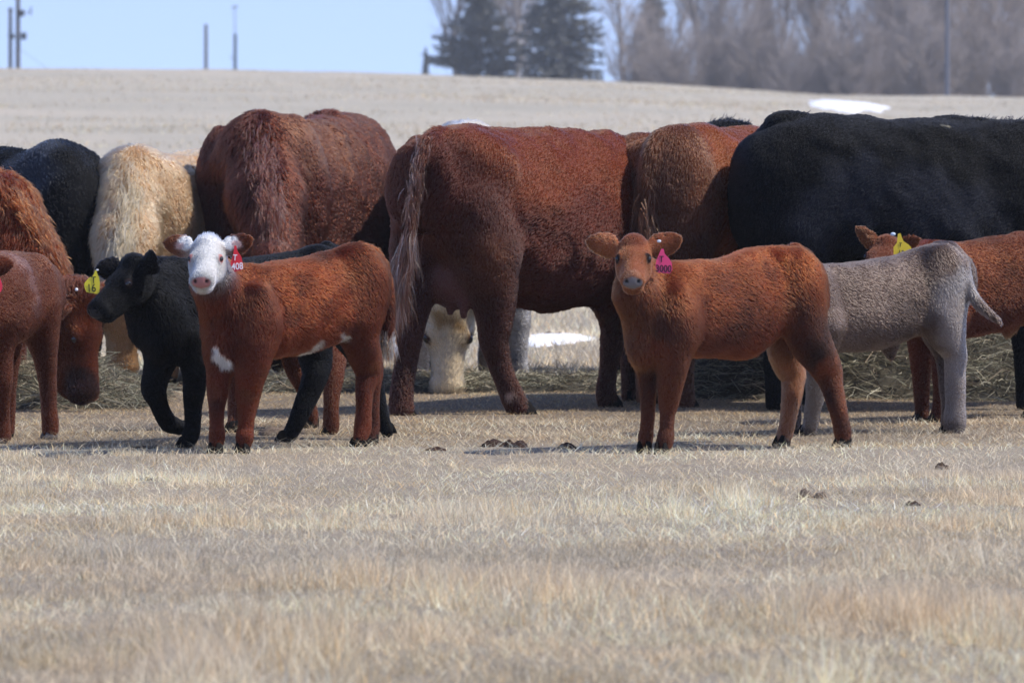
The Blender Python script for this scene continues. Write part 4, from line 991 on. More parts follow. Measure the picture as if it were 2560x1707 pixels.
def cow_big_black():
    A = Body(25.1, (1820, 240, 1.823), .018, base=BLACK, fl=.016)
    A.trunk([(1640, 170, 700, .22, .35), (1480, 140, 860, .30, .30), (1300, 124, 960, .37, .25), (1080, 108, 985, .41, .18), (850, 100, 985, .42, .12), (640, 98, 930, .40, .07), (460, 94, 850, .36, .03), (300, 90, 800, .30, .0), (190, 140, 760, .26, -.02), (130, 190, 700, .20, -.02)], cap=.12, k=.1, egg=.06)
    A.ell(A.p(430, 215, 0), (.12, .27, .09), k=.05); A.ell(A.p(265, 122, .05), (.10, .07, .05), k=.04)
    A.ell(A.p(300, 500, -.13), (.25, .20, .38), k=.08); A.ell(A.p(1290, 480, .08), (.24, .20, .34), k=.12)
    A.cone(A.p(1600, 330, .35), A.p(1900, 600, .6), .26, .18, .1, flow=(-.8, 0, -.5)); A.cone(A.p(1900, 600, .6), A.p(2000, 1000, .7), .17, .14, .1)
    lg = dict(fl=.012, lay=.18, flow=(0, 0, -1), k=.05)
    A.chain([(300, 620, -.16, 165), (280, 850, -.14, 120), (240, 1000, -.1, 80), (212, 1130, -.05, 55), (214, 1260, -.05, 46), (218, 1350, -.05, 46), (218, 1400, -.05, 46)], **lg)
    A.chain([(330, 620, .25, 150), (330, 850, .3, 110), (330, 1050, .35, 70), (320, 1200, .4, 48), (322, 1340, .4, 46), (325, 1390, .4, 46)], **lg)
    A.chain([(1330, 820, -.05, 120), (1345, 1000, 0, 70), (1350, 1130, 0, 52), (1355, 1290, 0, 42), (1360, 1360, 0, 46), (1362, 1400, 0, 46)], **lg)
    A.chain([(1440, 820, .5, 120), (1450, 1000, .5, 70), (1450, 1130, .5, 52), (1450, 1290, .5, 42), (1450, 1380, .5, 46)], **lg)
    A.chain([(300, 135, .02, 40), (235, 142, .06, 46), (155, 185, .10, 42), (110, 260, .08, 36), (90, 400, .06, 30), (100, 560, .05, 26), (110, 700, .05, 22)], k=.05, fl=.03)
    for X, o in ((222, -.05), (328, .4), (1368, 0), (1455, .5)): A.hoof(A.foot(X, o, 0), .088, (1, .1), .055)
    A.patches.append((A.p(214, 1368, -.14), .030, (.5, .45, .42), .6))
    for X, Y in ((208, 120), (290, 140), (345, 128), (405, 125), (640, 140), (905, 182), (690, 215), (920, 262), (795, 290), (810, 120), (1000, 140), (290, 180), (1080, 240), (380, 610), (560, 300), (330, 240), (150, 480), (480, 380)):
        for o in (-.08, -.2, -.3, -.38): A.patches.append((A.p(X, Y, o), .010, (.34, .30, .20), .9))          # hay caught in the coat
    for X, Y, r in ((950, 480, .2), (600, 420, .16), (450, 560, .18), (1150, 560, .2), (560, 480, .1)): A.patches.append((A.p(X, Y, -.34), r, (.015, .016, .022), 1.0))  # bluish sheen on the flank, painted into the coat colour
    r = A.build('cow', 'big black cow standing side on behind the grey calf', 'cow', 'cows standing behind the calves', dens=20000, fw=.0015, wave=.16, tone=.4, amp=.016)
    tuft(r, A.rt, [A.p(1000, 116, .17), A.p(1250, 130, .24), A.p(1450, 146, .28)], .055, 800, .002, [(.004, .004, .005)], spread=.02, droop=-.8, name='mane')
    tuft(r, A.rt, [A.p(200, 140, .0), A.p(300, 118, .0), A.p(400, 116, .0)], .03, 400, .002, [(.004, .004, .005)], spread=.03, droop=-.4, name='rump_hair')
    tuft(r, A.rt, [A.p(100, 560, .0), A.p(110, 700, .0), A.p(120, 850, 0)], .2, 900, .002, [(.004, .004, .005)], spread=.04)
    ANIMALS['black'] = A

def cow_orange():
    A = Body(25.25, (1560, 260, 3.92), .017, base=(.145, .034, .008), fl=.018)
    dk = (.075, .024, .010); s = A.s
    A.trunk([(1900, 300, 2000, .22, 1.25), (1500, 285, 2300, .32, .85), (1150, 262, 2300, .36, .55), (860, 232, 2150, .36, .32), (620, 246, 1800, .32, .16), (420, 290, 1500, .27, .05), (280, 350, 1350, .20, -.02)], cap=.10, k=.1, egg=.08)
    A.ell(A.p(640, 335, .2), (.12, .23, .07), k=.05)
    A.ell(A.p(500, 950, -.08), (.20, .18, .34), k=.1, col=dk); A.ell(A.p(130, 850, .20), (.13, .15, .28), k=.1, col=dk)
    # neck goes down on the far side of the black cow, muzzle in the hay
    A.cone(P(2360, 480, 26.8), P(2440, 700, 27.0), .22, .16, .1, flow=(-.3, 0, -.6)); 
    A.head(P(2436, 775, 26.9), (.10, -.10, -1), .50, roll='cam', facecol=(.045, .016, .010), nose=(.04, .03, .03), furf=.012, ear=((-.1, 1, .1), (-.1, 1, .1)))  # dark face colour paints in the shade over the lowered head
    lg = dict(fl=.014, lay=.18, flow=(0, 0, -1), k=.05, col=dk)
    A.chain([A_ for A_ in [(500, 1300, -.08, 320), (560, 1900, -.05, 230), (580, 2250, .0, 150), (575, 2480, 0, 115), (580, 2750, 0, 95), (590, 2900, 0, 105), (595, 2960, 0, 100)]], **lg)
    A.chain([(150, 1200, .25, 270), (180, 1800, .3, 220), (200, 2200, .4, 150), (210, 2450, .4, 110), (215, 2750, .4, 95), (220, 2900, .4, 100)], **lg)
    x1, x2 = A.p(2300, 0, 1.0)[0], P(2252, 0, 26.45)[0]
    fwd_legs(A, [(x2, 26.45, x2-.1, 26.4), (x2+.22, 26.9, x2+.1, 26.8)], .75, col=dk)
    A.chain([(560, 330, -.05, 90), (330, 380, -.12, 95), (260, 520, -.18, 80), (220, 800, -.20, 72), (215, 1100, -.2, 62), (215, 1500, -.2, 50)], k=.04, fl=.04, lay=.2, col=(.10, .034, .014))
    A.hoof(A.foot(600, .0, 0), .088, (.8, .5), .055); A.hoof(A.foot(225, .4, 0), .088, (.8, .5), .055)
    r = A.build('cow', 'orange brown cow seen from behind between the maroon cow and the big black cow', 'cow', 'cows standing behind the calves', dens=20000, fw=.0015, wave=.24, tone=.4, amp=.016)
    tuft(r, A.rt, [A.p(220, 900, -.22), A.p(212, 1300, -.22), A.p(215, 1800, -.22), A.p(215, 2100, -.22)], .2, 1200, .002, [(.10, .035, .015), (.06, .02, .01)], spread=.05)
    ANIMALS['orange'] = A

def cow_dark_maroon():
    A = Body(28.2, (420, 240, 3.36), .019, base=(.046, .0080, .0030), fl=.026)
    A.trunk([(760, 300, 1900, .22, -.05), (820, 255, 2150, .30, .10), (980, 225, 2300, .36, .40), (1200, 190, 2350, .42, .80), (1400, 165, 2250, .42, 1.15), (1520, 130, 2000, .36, 1.45), (1600, 180, 1800, .26, 1.62)], cap=.12, k=.12, egg=.16, flow=(.25, .6, -.8))
    A.ell(A.p(1080, 760, .05), (.15, .16, .36), k=.12, flow=(.2, 0, -1)); A.ell(A.p(440, 780, .15), (.13, .16, .34), k=.12, flow=(-.2, 0, -1))
    A.ell(A.p(760, 330, .02), (.10, .14, .10), k=.1, lay=.7)
    # neck ridge down to the grazing head
    A.cone(A.p(770, 520, -.05), A.p(830, 900, -.35), .22, .19, .1, flow=(.02, .35, -1), fl=.05, lay=.5)
    A.cone(A.p(830, 900, -.35), A.p(880, 1330, -.62), .19, .15, .1, flow=(0, .3, -1), fl=.045, lay=.5)
    A.cone(A.p(780, 380, -.08), A.p(880, 1200, -.72), .085, .075, .07, flow=(.05, .2, -1), fl=.06, lay=.6)
    A.head(A.p(880, 1720, -.86), (-.02, .08, -1), .52, roll='cam', facecol=(.05, .012, .006), nose=(.03, .02, .02), furf=.014, ear=((-.1, 1, 0), (-.1, 1, 0)))
    b = A.p(0, 0, 0); xf = lambda X, o: A.p(X, 0, o)[0]
    fwd_legs(A, [(xf(620, 0), 28.15, xf(600, 0), 28.2), (xf(1040, 0), 28.2, xf(1060, 0), 28.3)], .80, col=(.035, .009, .005))
    fwd_legs(A, [(xf(1250, 1.3), 29.4, xf(1300, 1.3), 29.5), (xf(1640, 1.3), 29.5, xf(1640, 1.3), 29.6)], .85, hind=True, col=(.035, .009, .005))
    A.axis = np.array([.3, .9, 0])
    A.patches += [(A.p(1250, 260, .5), .32, (.085, .022, .008), .9), (A.p(1100, 420, .0), .2, (.080, .022, .009), .9)]
    r = A.build('cow', 'dark maroon cow facing the camera with its head down behind the white faced calf', 'cow', 'cows standing behind the calves', dens=20000, fw=.0016, wave=.24, tone=.35, amp=.016)
    tuft(r, A.rt, [A.p(770, 300, -.12), A.p(800, 560, -.38), A.p(850, 900, -.66), A.p(885, 1300, -.80)], .09, 2600, .0022, [(.055, .015, .008), (.07, .025, .018), (.04, .010, .005)], spread=.07, droop=.5, name='mane')
    tuft(r, A.rt, [A.p(690, 280, -.05), A.p(760, 262, -.05), A.p(840, 262, 0)], .06, 500, .0022, [(.06, .016, .008)], spread=.03, droop=-.5, name='withers_hair')
    ANIMALS['dark'] = A

def cow_cream():
    A = Body(28.0, (0, 400, 2.09), .019, base=(.48, .275, .13), fl=.028)
    dk = (.30, .17, .085)
    A.trunk([(700, 20, 860, .20, -.02), (740, -5, 960, .27, .12), (860, -30, 1020, .33, .45), (1000, -48, 1050, .36, .85), (1150, -55, 1000, .34, 1.2), (1240, -20, 900, .24, 1.42)], cap=.12, k=.12, egg=.14, flow=(.25, .6, -.8))
    A.ell(A.p(880, 300, .02), (.13, .15, .30), k=.12, flow=(.2, 0, -1)); A.ell(A.p(600, 290, .1), (.11, .16, .30), k=.12, flow=(-.15, 0, -1))
    A.cone(A.p(695, 110, -.05), A.p(660, 420, -.35), .19, .17, .1, flow=(-.02, .35, -1), fl=.05, lay=.5)
    A.cone(A.p(660, 420, -.35), A.p(640, 640, -.50), .17, .14, .1, flow=(0, .3, -1), fl=.05, lay=.5)
    A.cone(A.p(700, 50, -.08), A.p(640, 560, -.58), .08, .07, .07, flow=(-.02, .2, -1), fl=.06, lay=.6)
    A.head(A.p(633, 850, -.62), (-.0, .04, -1), .47, roll='cam', facecol=(.33, .19, .095), nose=(.22, .14, .12), furf=.028, ear=((-.05, 1, .05), (-.05, 1, .05)), earcol=(.42, .24, .11), earL=.36)
    xf = lambda X, o: A.p(X, 0, o)[0]
    fwd_legs(A, [(xf(600, .1), 28.1, xf(600, .1), 28.15), (xf(880, .1), 28.15, xf(880, .1), 28.2)], .72, r=.95, col=dk)
    fwd_legs(A, [(xf(1000, 1.2), 29.1, xf(1010, 1.2), 29.15), (xf(1240, 1.2), 29.2, xf(1230, 1.2), 29.25)], .8, hind=True, r=.95, col=dk)
    A.axis = np.array([.3, .9, 0])
    r = A.build('cow', 'cream coloured cow facing the camera with its head down behind the black calf', 'cow', 'cows standing behind the calves', dens=20000, fw=.0016, wave=.34, tone=.22, amp=.016)
    tuft(r, A.rt, [A.p(700, 30, -.14), A.p(680, 220, -.38), A.p(650, 420, -.58), A.p(635, 560, -.66)], .09, 2600, .0022, [(.48, .28, .13), (.42, .23, .10), (.55, .35, .19)], spread=.07, droop=.5, name='mane')
    ANIMALS['cream'] = A

def cow_far_left_black():
    A = Body(28.0, (0, 340, 3.734), .022, base=BLACK, fl=.016)
    A.trunk([(-900, 120, 1900, .28, 1.0), (-500, 110, 2100, .38, .7), (-100, 105, 2150, .42, .45), (250, 135, 2050, .40, .2), (520, 165, 1900, .35, .02), (680, 300, 1700, .27, -.08), (760, 420, 1600, .2, -.12)], cap=.14, k=.12, egg=.10)
    A.ell(A.p(560, 230, .05), (.13, .26, .11), k=.1); A.ell(A.p(640, 850, -.12), (.20, .19, .34), k=.12); A.ell(A.p(830, 760, .12), (.12, .17, .34), k=.12)
    A.cone(A.p(-900, 400, 1.0), A.p(-1300, 900, 1.1), .25, .18, .1)
    lg = dict(fl=.012, lay=.18, flow=(0, 0, -1), k=.05)
    A.chain([(640, 1100, -.1, 300), (700, 1600, -.1, 200), (730, 1850, -.1, 130), (720, 2100, -.1, 100), (720, 2350, -.1, 95)], **lg)
    A.chain([(850, 1100, .15, 260), (840, 1600, .15, 180), (835, 1850, .2, 120), (835, 2100, .2, 95), (830, 2330, .2, 90)], **lg)
    A.chain([(-400, 1500, .5, 300), (-400, 1900, .5, 150), (-400, 2300, .5, 95)], **lg)
    A.chain([(600, 180, 0, 80), (740, 300, -.05, 80), (830, 480, -.05, 70), (860, 700, -.1, 60), (870, 1200, -.1, 50)], k=.05, fl=.02)
    for X, o in ((715, -.1), (825, .2), (-400, .5)): A.hoof(A.foot(X, o, 0), .088, (-.9, .4), .055)
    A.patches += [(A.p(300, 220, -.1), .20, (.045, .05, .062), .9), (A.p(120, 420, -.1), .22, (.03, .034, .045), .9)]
    A.build('cow', 'black cow with a rounded rump behind the red cow on the left', 'cow', 'cows standing behind the calves', dens=5500, fw=.0024, wave=.16, tone=.4, amp=.016)
    ANIMALS['farleft'] = A

def cow_red_grazing():
    A = Body(25.0, (0, 400, 2.09), .014, base=(.095, .0155, .003), fl=.024)
    A.trunk([(-60, 150, 1000, .24, .25), (-250, 60, 1120, .34, .40), (-500, 30, 1150, .38, .6), (-900, 30, 1100, .36, .9), (-1100, 80, 950, .26, 1.05)], cap=.12, k=.12, egg=.12, flow=(-.7, .2, -.8))
    A.cone(A.p(-40, 330, .2), A.p(120, 560, .12), .27, .21, .1, flow=(-.3, .1, -1), fl=.05, lay=.5)
    A.cone(A.p(120, 560, .12), A.p(270, 760, .05), .20, .145, .08, flow=(-.4, .1, -1), fl=.045, lay=.45)
    A.head(A.p(452, 925, -.10), (.17, -.10, -1), .51, roll='right', eyeR=.036, facecol=(.075, .018, .007), nose=(.05, .025, .025), furf=.014,
           ear=((-.2, 1, .1), (.55, .75, -.55)), open_=((.6, 0, .7), (.5, -.6, .3)), earcol=(.11, .022, .006), furE=.03, earL=.36, crown=True)
    A.patches += [(A.p(430, 1200, -.18), .13, (.026, .011, .009), .8), (A.p(430, 830, -.2), .09, (.11, .026, .008), .9), (A.p(340, 1000, -.2), .11, (.06, .013, .004), .9)]
    xf = lambda X, o: A.p(X, 0, o)[0]
    fwd_legs(A, [(xf(-120, .2), 25.2, xf(-100, .2), 25.2), (xf(60, .5), 25.75, xf(20, .5), 25.6)], .75, col=(.06, .014, .005))
    fwd_legs(A, [(xf(-900, .8), 25.7, xf(-900, .8), 25.8), (xf(-1020, 1.1), 26.3, xf(-1000, 1.1), 26.2)], .85, hind=True)
    A.axis = np.array([-.9, .35, 0])
    r = A.build('cow', 'red cow at the left edge with its head down eating hay', 'cow', 'cows standing behind the calves', dens=20000, fw=.0014, wave=.24, tone=.35, amp=.016)
    tuft(r, A.rt, [A.p(-60, 110, .1), A.p(60, 210, .0), A.p(180, 360, .0), A.p(260, 520, .0), A.p(300, 620, .0)], .075, 2200, .002, [(.12, .025, .006), (.085, .018, .004)], spread=.06, droop=.4, name='mane')
    v, fc = uv_sphere(8, 10); mesh_from('tag_button', A.p(400, 677, -.26)-A.rt+v*.008, fc, simple('button_white', (.8, .82, .85), .3, .6), r, smooth=True)
    ANIMALS['red'] = A

def cow_white_behind():
    A = Body(27.8, (940, 240, 1.867), .019, base=(.56, .47, .36), fl=.024)
    dk = (.20, .175, .16)
    A.trunk([(430, 230, 900, .20, -.0), (430, 170, 1000, .28, .2), (425, 130, 1040, .35, .6), (415, 120, 1040, .37, 1.0), (410, 128, 980, .34, 1.35), (410, 170, 850, .24, 1.6)], cap=.12, k=.12, egg=.14, flow=(.0, .6, -.8))
    A.cone(A.p(400, 400, -.05), A.p(350, 760, -.5), .20, .16, .1, flow=(0, .3, -1), fl=.04); A.cone(A.p(350, 760, -.5), A.p(335, 960, -.8), .16, .13, .08, flow=(0, .2, -1), fl=.04)
    A.head(A.p(336, 1125, -1.05), (-.02, -.12, -.97), .50, roll='cam', facecol=(.66, .53, .36), nose=(.36, .22, .18), furf=.03, ear=((-.05, 1, .0), (-.05, 1, .0)), earL=.34)
    A.chain([(640, 800, .1, 110), (655, 1000, .08, 62), (662, 1120, .08, 48), (664, 1230, .08, 40), (668, 1310, .08, 44)], fl=.014, flow=(0, 0, -1), col=(.30, .28, .26))
    A.chain([(230, 800, .1, 110), (215, 1000, .08, 62), (205, 1120, .08, 52), (200, 1250, .08, 42), (205, 1320, .08, 44)], fl=.014, flow=(0, 0, -1), col=(.48, .38, .28))
    xf = lambda X, o: A.p(X, 0, o)[0]
    A.patches += [(A.p(672, 1340, .0), .10, (.06, .055, .06), .7), (A.p(655, 1230, .0), .07, (.16, .15, .15), .9)]
    fwd_legs(A, [(xf(520, 1.3), 29.1, xf(520, 1.3), 29.1), (xf(250, 1.3), 29.2, xf(260, 1.3), 29.2)], .85, hind=True, col=dk)
    for X, o in ((672, .08), (200, .08)): A.hoof(A.foot(X, o, 0), .088, (0, -1), .055)
    A.axis = np.array([0, 1, 0])
    A.patches += [(A.p(335, 1240, -1.2), .13, (.74, .66, .52), .9), (A.p(300, 1060, -1.1), .06, (.36, .23, .11), 1.1), (A.p(390, 1080, -1.1), .05, (.36, .23, .11), 1.1)]
    A.build('cow', 'cream white cow grazing behind the udder of the maroon cow', 'cow', 'cows standing behind the calves', dens=16000, fw=.0018, wave=.5, tone=.2, amp=.016)
    ANIMALS['white'] = A

def cow_black_behind():
    A = Body(29.0, (1560, 260, 3.92), .024, base=BLACK, fl=.018)
    A.trunk([(1500, 450, 2200, .22, .0), (1280, 350, 2400, .28, .15), (1130, 300, 2400, .32, .25), (1000, 275, 2500, .34, .35), (600, 325, 2450, .34, .55), (300, 340, 2200, .30, .75), (150, 430, 2000, .22, .85)], cap=.12, k=.12, egg=.22)
    A.ell(A.p(1020, 265, .1), (.14, .12, .06), k=.05, lay=.8)
    A.cone(A.p(1480, 1050, .0), A.p(1700, 1700, -.1), .22, .16, .1)
    xs = [P(1557, 0, 28.2)[0], P(1592, 0, 29.5)[0], P(1752, 0, 28.9)[0], P(1900, 0, 29.3)[0]]
    fwd_legs(A, [(xs[0], 28.5, xs[0]+.15, 28.9)], .85, r=.95, hind=True); fwd_legs(A, [(xs[1], 29.6, xs[1]+.1, 29.5)], .85, hind=True)
    fwd_legs(A, [(xs[2], 28.9, xs[2], 28.9), (xs[3], 29.3, xs[3], 29.2)], .78)
    r = A.build('cow', 'black cow hidden behind the orange brown cow with only its back and lower legs showing', 'cow', 'cows standing behind the calves', dens=5000, fw=.0026, wave=.16, tone=.4, amp=.016)
    tuft(r, A.rt, [A.p(820, 245, .2), A.p(1000, 215, .2), A.p(1140, 245, .2)], .07, 700, .0024, [(.004, .004, .005)], spread=.03, droop=-.7, name='withers_hair')
    ANIMALS['blackbehind'] = A

# ---- the other calves
def calf_grey():
    A = Body(22.95, (1820, 240, 1.823), .0095, base=(.092, .059, .044), fl=.014)
    A.trunk([(330, 790, 1150, .10, -.30), (430, 765, 1180, .14, -.2), (540, 755, 1160, .17, -.12), (660, 742, 1165, .175, -.05), (760, 722, 1130, .165, .02), (860, 692, 1070, .155, .08), (960, 676, 1010, .15, .14), (1040, 712, 960, .12, .18)], cap=.055, k=.06)
    lg = dict(fl=.008, lay=.18, flow=(0, 0, -1), k=.035)
    A.ell(A.p(990, 850, .02), (.10, .09, .16), k=.06, flow=(.3, 0, -1)); A.ell(A.p(380, 960, -.3), (.09, .08, .15), k=.05)
    A.chain([(980, 860, .04, 90), (970, 1000, .0, 100), (1000, 1100, .0, 78), (1038, 1180, .0, 52), (1034, 1240, .0, 50), (1035, 1320, .0, 48), (1036, 1400, .0, 44), (1035, 1470, .0, 50), (1030, 1520, .0, 46)], **lg)
    A.chain([(960, 860, .25, 80), (930, 1000, .22, 80), (940, 1080, .22, 60), (985, 1180, .20, 40), (1000, 1300, .18, 38), (1012, 1420, .16, 38), (1012, 1500, .15, 40)], **lg)
    A.chain([(440, 1050, -.32, 80), (415, 1180, -.28, 55), (400, 1290, -.24, 44), (397, 1380, -.2, 40), (385, 1430, -.18, 35), (378, 1490, -.16, 34), (366, 1535, -.14, 36)], **lg)
    A.chain([(350, 1050, -.12, 80), (310, 1200, -.05, 50), (300, 1350, -.0, 38), (296, 1500, .0, 34)], **lg)
    A.chain([(960, 690, .14, 22), (1020, 686, .10, 24), (1068, 740, .05, 23), (1090, 830, .0, 21), (1115, 910, -.02, 22), (1165, 972, -.05, 23), (1215, 1010, -.06, 19), (1248, 1036, -.06, 10)], k=.02, fl=.016)
    A.chain([(740, 1150, .0, 30), (742, 1185, .0, 18)], k=.03)
    # neck and head, hidden by the calf in front
    A.cone(A.p(360, 900, -.25), A.p(240, 800, -.25), 110*A.s, 80*A.s, .06); A.head(A.p(175, 800, -.30), (-.8, -.3, -.5), .28, facecol=(.15, .12, .10), nose=(.12, .1, .1), furf=.005)
    pl = (.26, .215, .185)  # pale tone that paints sunlight onto the rump and hind leg
    A.patches += [(A.p(1040, 950, -.05), .13, pl, .8), (A.p(1070, 1050, -.05), .11, pl, .7), (A.p(1050, 1250, 0), .13, pl, .6), (A.p(1050, 1400, 0), .12, (.21, .17, .145), .6), (A.p(1060, 850, 0), .10, (.22, .19, .17), .7),
                  (A.p(390, 1380, -.2), .16, (.19, .155, .13), .6), (A.p(1040, 1530, 0), .06, (.09, .07, .06), .5), (A.p(365, 1545, -.15), .05, (.09, .07, .06), .5), (A.p(1020, 1200, -.1), .05, (.30, .22, .15), .9), (A.p(1010, 1290, -.1), .04, (.28, .21, .15), .9)]
    A.hoof(A.foot(1020, .0, 0), .058, (-.95, -.2)); A.hoof(A.foot(1005, .15, 0), .055, (-.95, -.2)); A.hoof(A.foot(358, -.14, 0), .055, (-.9, -.4)); A.hoof(A.foot(292, .0, 0), .055, (-.9, -.4))
    A.build('calf', 'grey calf with a swinging tail standing behind the tan faced calf', 'calf', 'calves standing in front of the cows', dens=50000, fw=.0009, wave=.10, tone=.5)
    ANIMALS['grey'] = A

def calf_yellow_tag_right():
    A = Body(24.0, (1820, 240, 1.823), .011, base=(.080, .0135, .003), fl=.013)
    A.trunk([(880, 700, 1090, .11, -.10), (960, 672, 1110, .15, 0), (1080, 660, 1100, .175, .08), (1200, 648, 1080, .18, .16), (1340, 625, 1050, .17, .24), (1460, 610, 1000, .16, .32), (1540, 660, 930, .12, .38)], cap=.06, k=.06)
    lg = dict(fl=.009, lay=.18, flow=(0, 0, -1), k=.035)
    A.cone(A.p(930, 860, -.1), A.p(790, 760, -.2), 120*A.s, 95*A.s, .06); A.cone(A.p(900, 740, 0), A.p(770, 720, -.15), 80*A.s, 75*A.s, .06)
    A.ell(A.p(970, 980, -.08), (.085, .08, .13), k=.05)
    A.chain([(1000, 1020, -.1, 80), (985, 1150, -.1, 58), (975, 1270, -.08, 44), (970, 1350, -.06, 32), (966, 1420, -.05, 34), (958, 1465, -.05, 34)], **lg)
    A.chain([(890, 1020, .05, 80), (880, 1160, .05, 50), (880, 1280, .05, 40), (885, 1450, .05, 30)], **lg)
    A.ell(A.p(1470, 780, .25), (.11, .09, .16), k=.06)
    A.chain([(1470, 850, .2, 85), (1440, 1000, .2, 82), (1430, 1120, .2, 58), (1440, 1220, .2, 48), (1400, 1330, .2, 38), (1385, 1440, .2, 36)], **lg)
    A.chain([(1500, 850, .45, 85), (1520, 1000, .45, 82), (1540, 1150, .45, 50), (1530, 1400, .45, 36)], **lg)
    A.chain([(1290, 1050, .15, 30), (1275, 1085, .15, 16)], k=.03, fl=.03, col=(.25, .12, .06))
    A.head(A.p(688, 735, -.36), (-.42, -.80, -.38), .285, roll=.10, facecol=(.10, .025, .009), nose=(.05, .04, .04), furf=.007, ear=((-.25, .8, .5), (-.25, .8, .75)), earL=.42, earW=.13,
           open_=((.6, 0, -.2), (.7, 0, .2)), earcol=(.14, .04, .014))
    A.hoof(A.foot(952, -.05, 0), .058, (-.9, -.3)); A.hoof(A.foot(880, .05, 0), .055, (-.9, -.3)); A.hoof(A.foot(1375, .2, 0), .055, (-.9, -.3)); A.hoof(A.foot(1520, .45, 0), .055, (-.9, -.3))
    A.build('calf', 'brown calf with a yellow ear tag peeking over the back of the grey calf', 'calf', 'calves standing in front of the cows', dens=40000, fw=.0010, wave=.20, tone=.55)
    ear_tag(A, [(775, 628), (787, 626), (793, 645), (800, 662), (822, 676), (835, 690), (838, 712), (826, 740), (775, 748), (755, 722), (754, 690), (770, 668)], -.52, (.75, .52, .015),
            [('T', 786, 678, 18, -.1), ('15', 790, 715, 24, -.1)], (.03, .03, .01), tilt=.1, button=(752, 630, 8, (.6, .68, .8)))
    ANIMALS['right'] = A

def calf_black():
    A = Body(22.1, (380, 540, 2.489), .0085, base=(.0024, .0025, .0030), fl=.016)
    A.trunk([(-20, 330, 800, .09, -.35), (60, 290, 900, .13, -.25), (180, 282, 915, .155, -.15), (330, 275, 890, .17, -.05), (500, 268, 860, .175, .08), (680, 250, 820, .175, .2), (850, 218, 780, .165, .32),
             (1000, 186, 730, .155, .42), (1110, 180, 690, .14, .5), (1170, 230, 640, .10, .55)], cap=.06, k=.06)
    lg = dict(fl=.009, lay=.18, flow=(0, 0, -1), k=.035)
    A.cone(A.p(90, 600, -.25), A.p(-70, 480, -.36), 175*A.s, 125*A.s, .07, fl=.022); A.cone(A.p(140, 400, -.2), A.p(-60, 370, -.32), 110*A.s, 90*A.s, .07)
    A.ell(A.p(90, 700, -.36), (.09, .09, .15), k=.05)
    # raised front leg, folded at the knee
    A.chain([(80, 740, -.25, 110), (60, 880, -.28, 92), (28, 990, -.30, 76), (10, 1075, -.30, 72), (38, 1160, -.27, 52), (70, 1240, -.23, 50), (105, 1290, -.19, 54), (170, 1312, -.16, 44)], **lg)
    A.chain([(240, 760, -.3, 105), (262, 900, -.3, 84), (265, 1000, -.3, 70), (262, 1090, -.28, 64), (255, 1180, -.26, 50), (255, 1290, -.25, 45), (245, 1350, -.25, 50), (228, 1392, -.25, 46)], **lg)
    A.ell(A.p(1050, 430, .35), (.115, .09, .16), k=.06)
    A.chain([(1060, 430, .35, 110), (1020, 640, .28, 120), (1010, 800, .25, 112), (1020, 900, .25, 98), (1020, 980, .22, 80), (975, 1110, .2, 66), (935, 1200, .18, 58), (895, 1290, .17, 50), (865, 1345, .17, 46), (850, 1365, .17, 44)], **lg)
    A.chain([(1120, 430, .5, 110), (1200, 700, .5, 100), (1300, 880, .5, 80), (1380, 980, .5, 62), (1405, 1100, .5, 48), (1420, 1200, .5, 42), (1445, 1290, .5, 42), (1462, 1335, .5, 40)], **lg)
    A.chain([(1080, 200, .5, 45), (1160, 230, .6, 40), (1190, 330, .62, 36), (1190, 560, .62, 30)], k=.02)
    c12 = lambda x, y: ((x/2.09-380)*2.489, (y/2.09-140)*2.489)
    A.head(A.p(*c12(618, 640), -.52), (-.60, -.62, -.50), .30, roll=.0, facecol=(.0035, .0036, .0042), nose=(.028, .027, .03), furf=.008, ear=((-.3, .8, .6), (.45, .8, .3)), earL=.37, earW=.16,
           open_=((.7, 0, .4), (.6, 0, .3)), earcol=(.006, .0055, .006), rim=(.02, .012, .012))
    A.hoof(A.foot(215, -.25, 0), .06, (-.9, -.4)); A.hoof(A.foot(830, .17, 0), .06, (-1, -.2))
    A.hoof(A.p(195, 1345, -.14), .05, (1, .1), .04, tilt=.5); A.hoof(A.p(1466, 1350, .5), .052, (.3, -.2), .036)
    A.build('calf', 'black calf with a yellow ear tag walking behind the white faced calf', 'calf', 'calves standing in front of the cows', dens=50000, fw=.0009, wave=.22, tone=.5)
    ear_tag(A, [c12(*q) for q in [(496, 576), (504, 576), (508, 595), (518, 612), (522, 640), (520, 692), (508, 700), (452, 690), (440, 662), (442, 642), (462, 618), (484, 606), (492, 592)]], -.42, (.72, .60, .015),
            [('T', *c12(489, 627), 42, .05), ('16', *c12(482, 668), 50, .05)], (.04, .05, .01), tilt=.1, button=(*c12(508, 575), 6, (.7, .72, .75)))
    ANIMALS['blackcalf'] = A

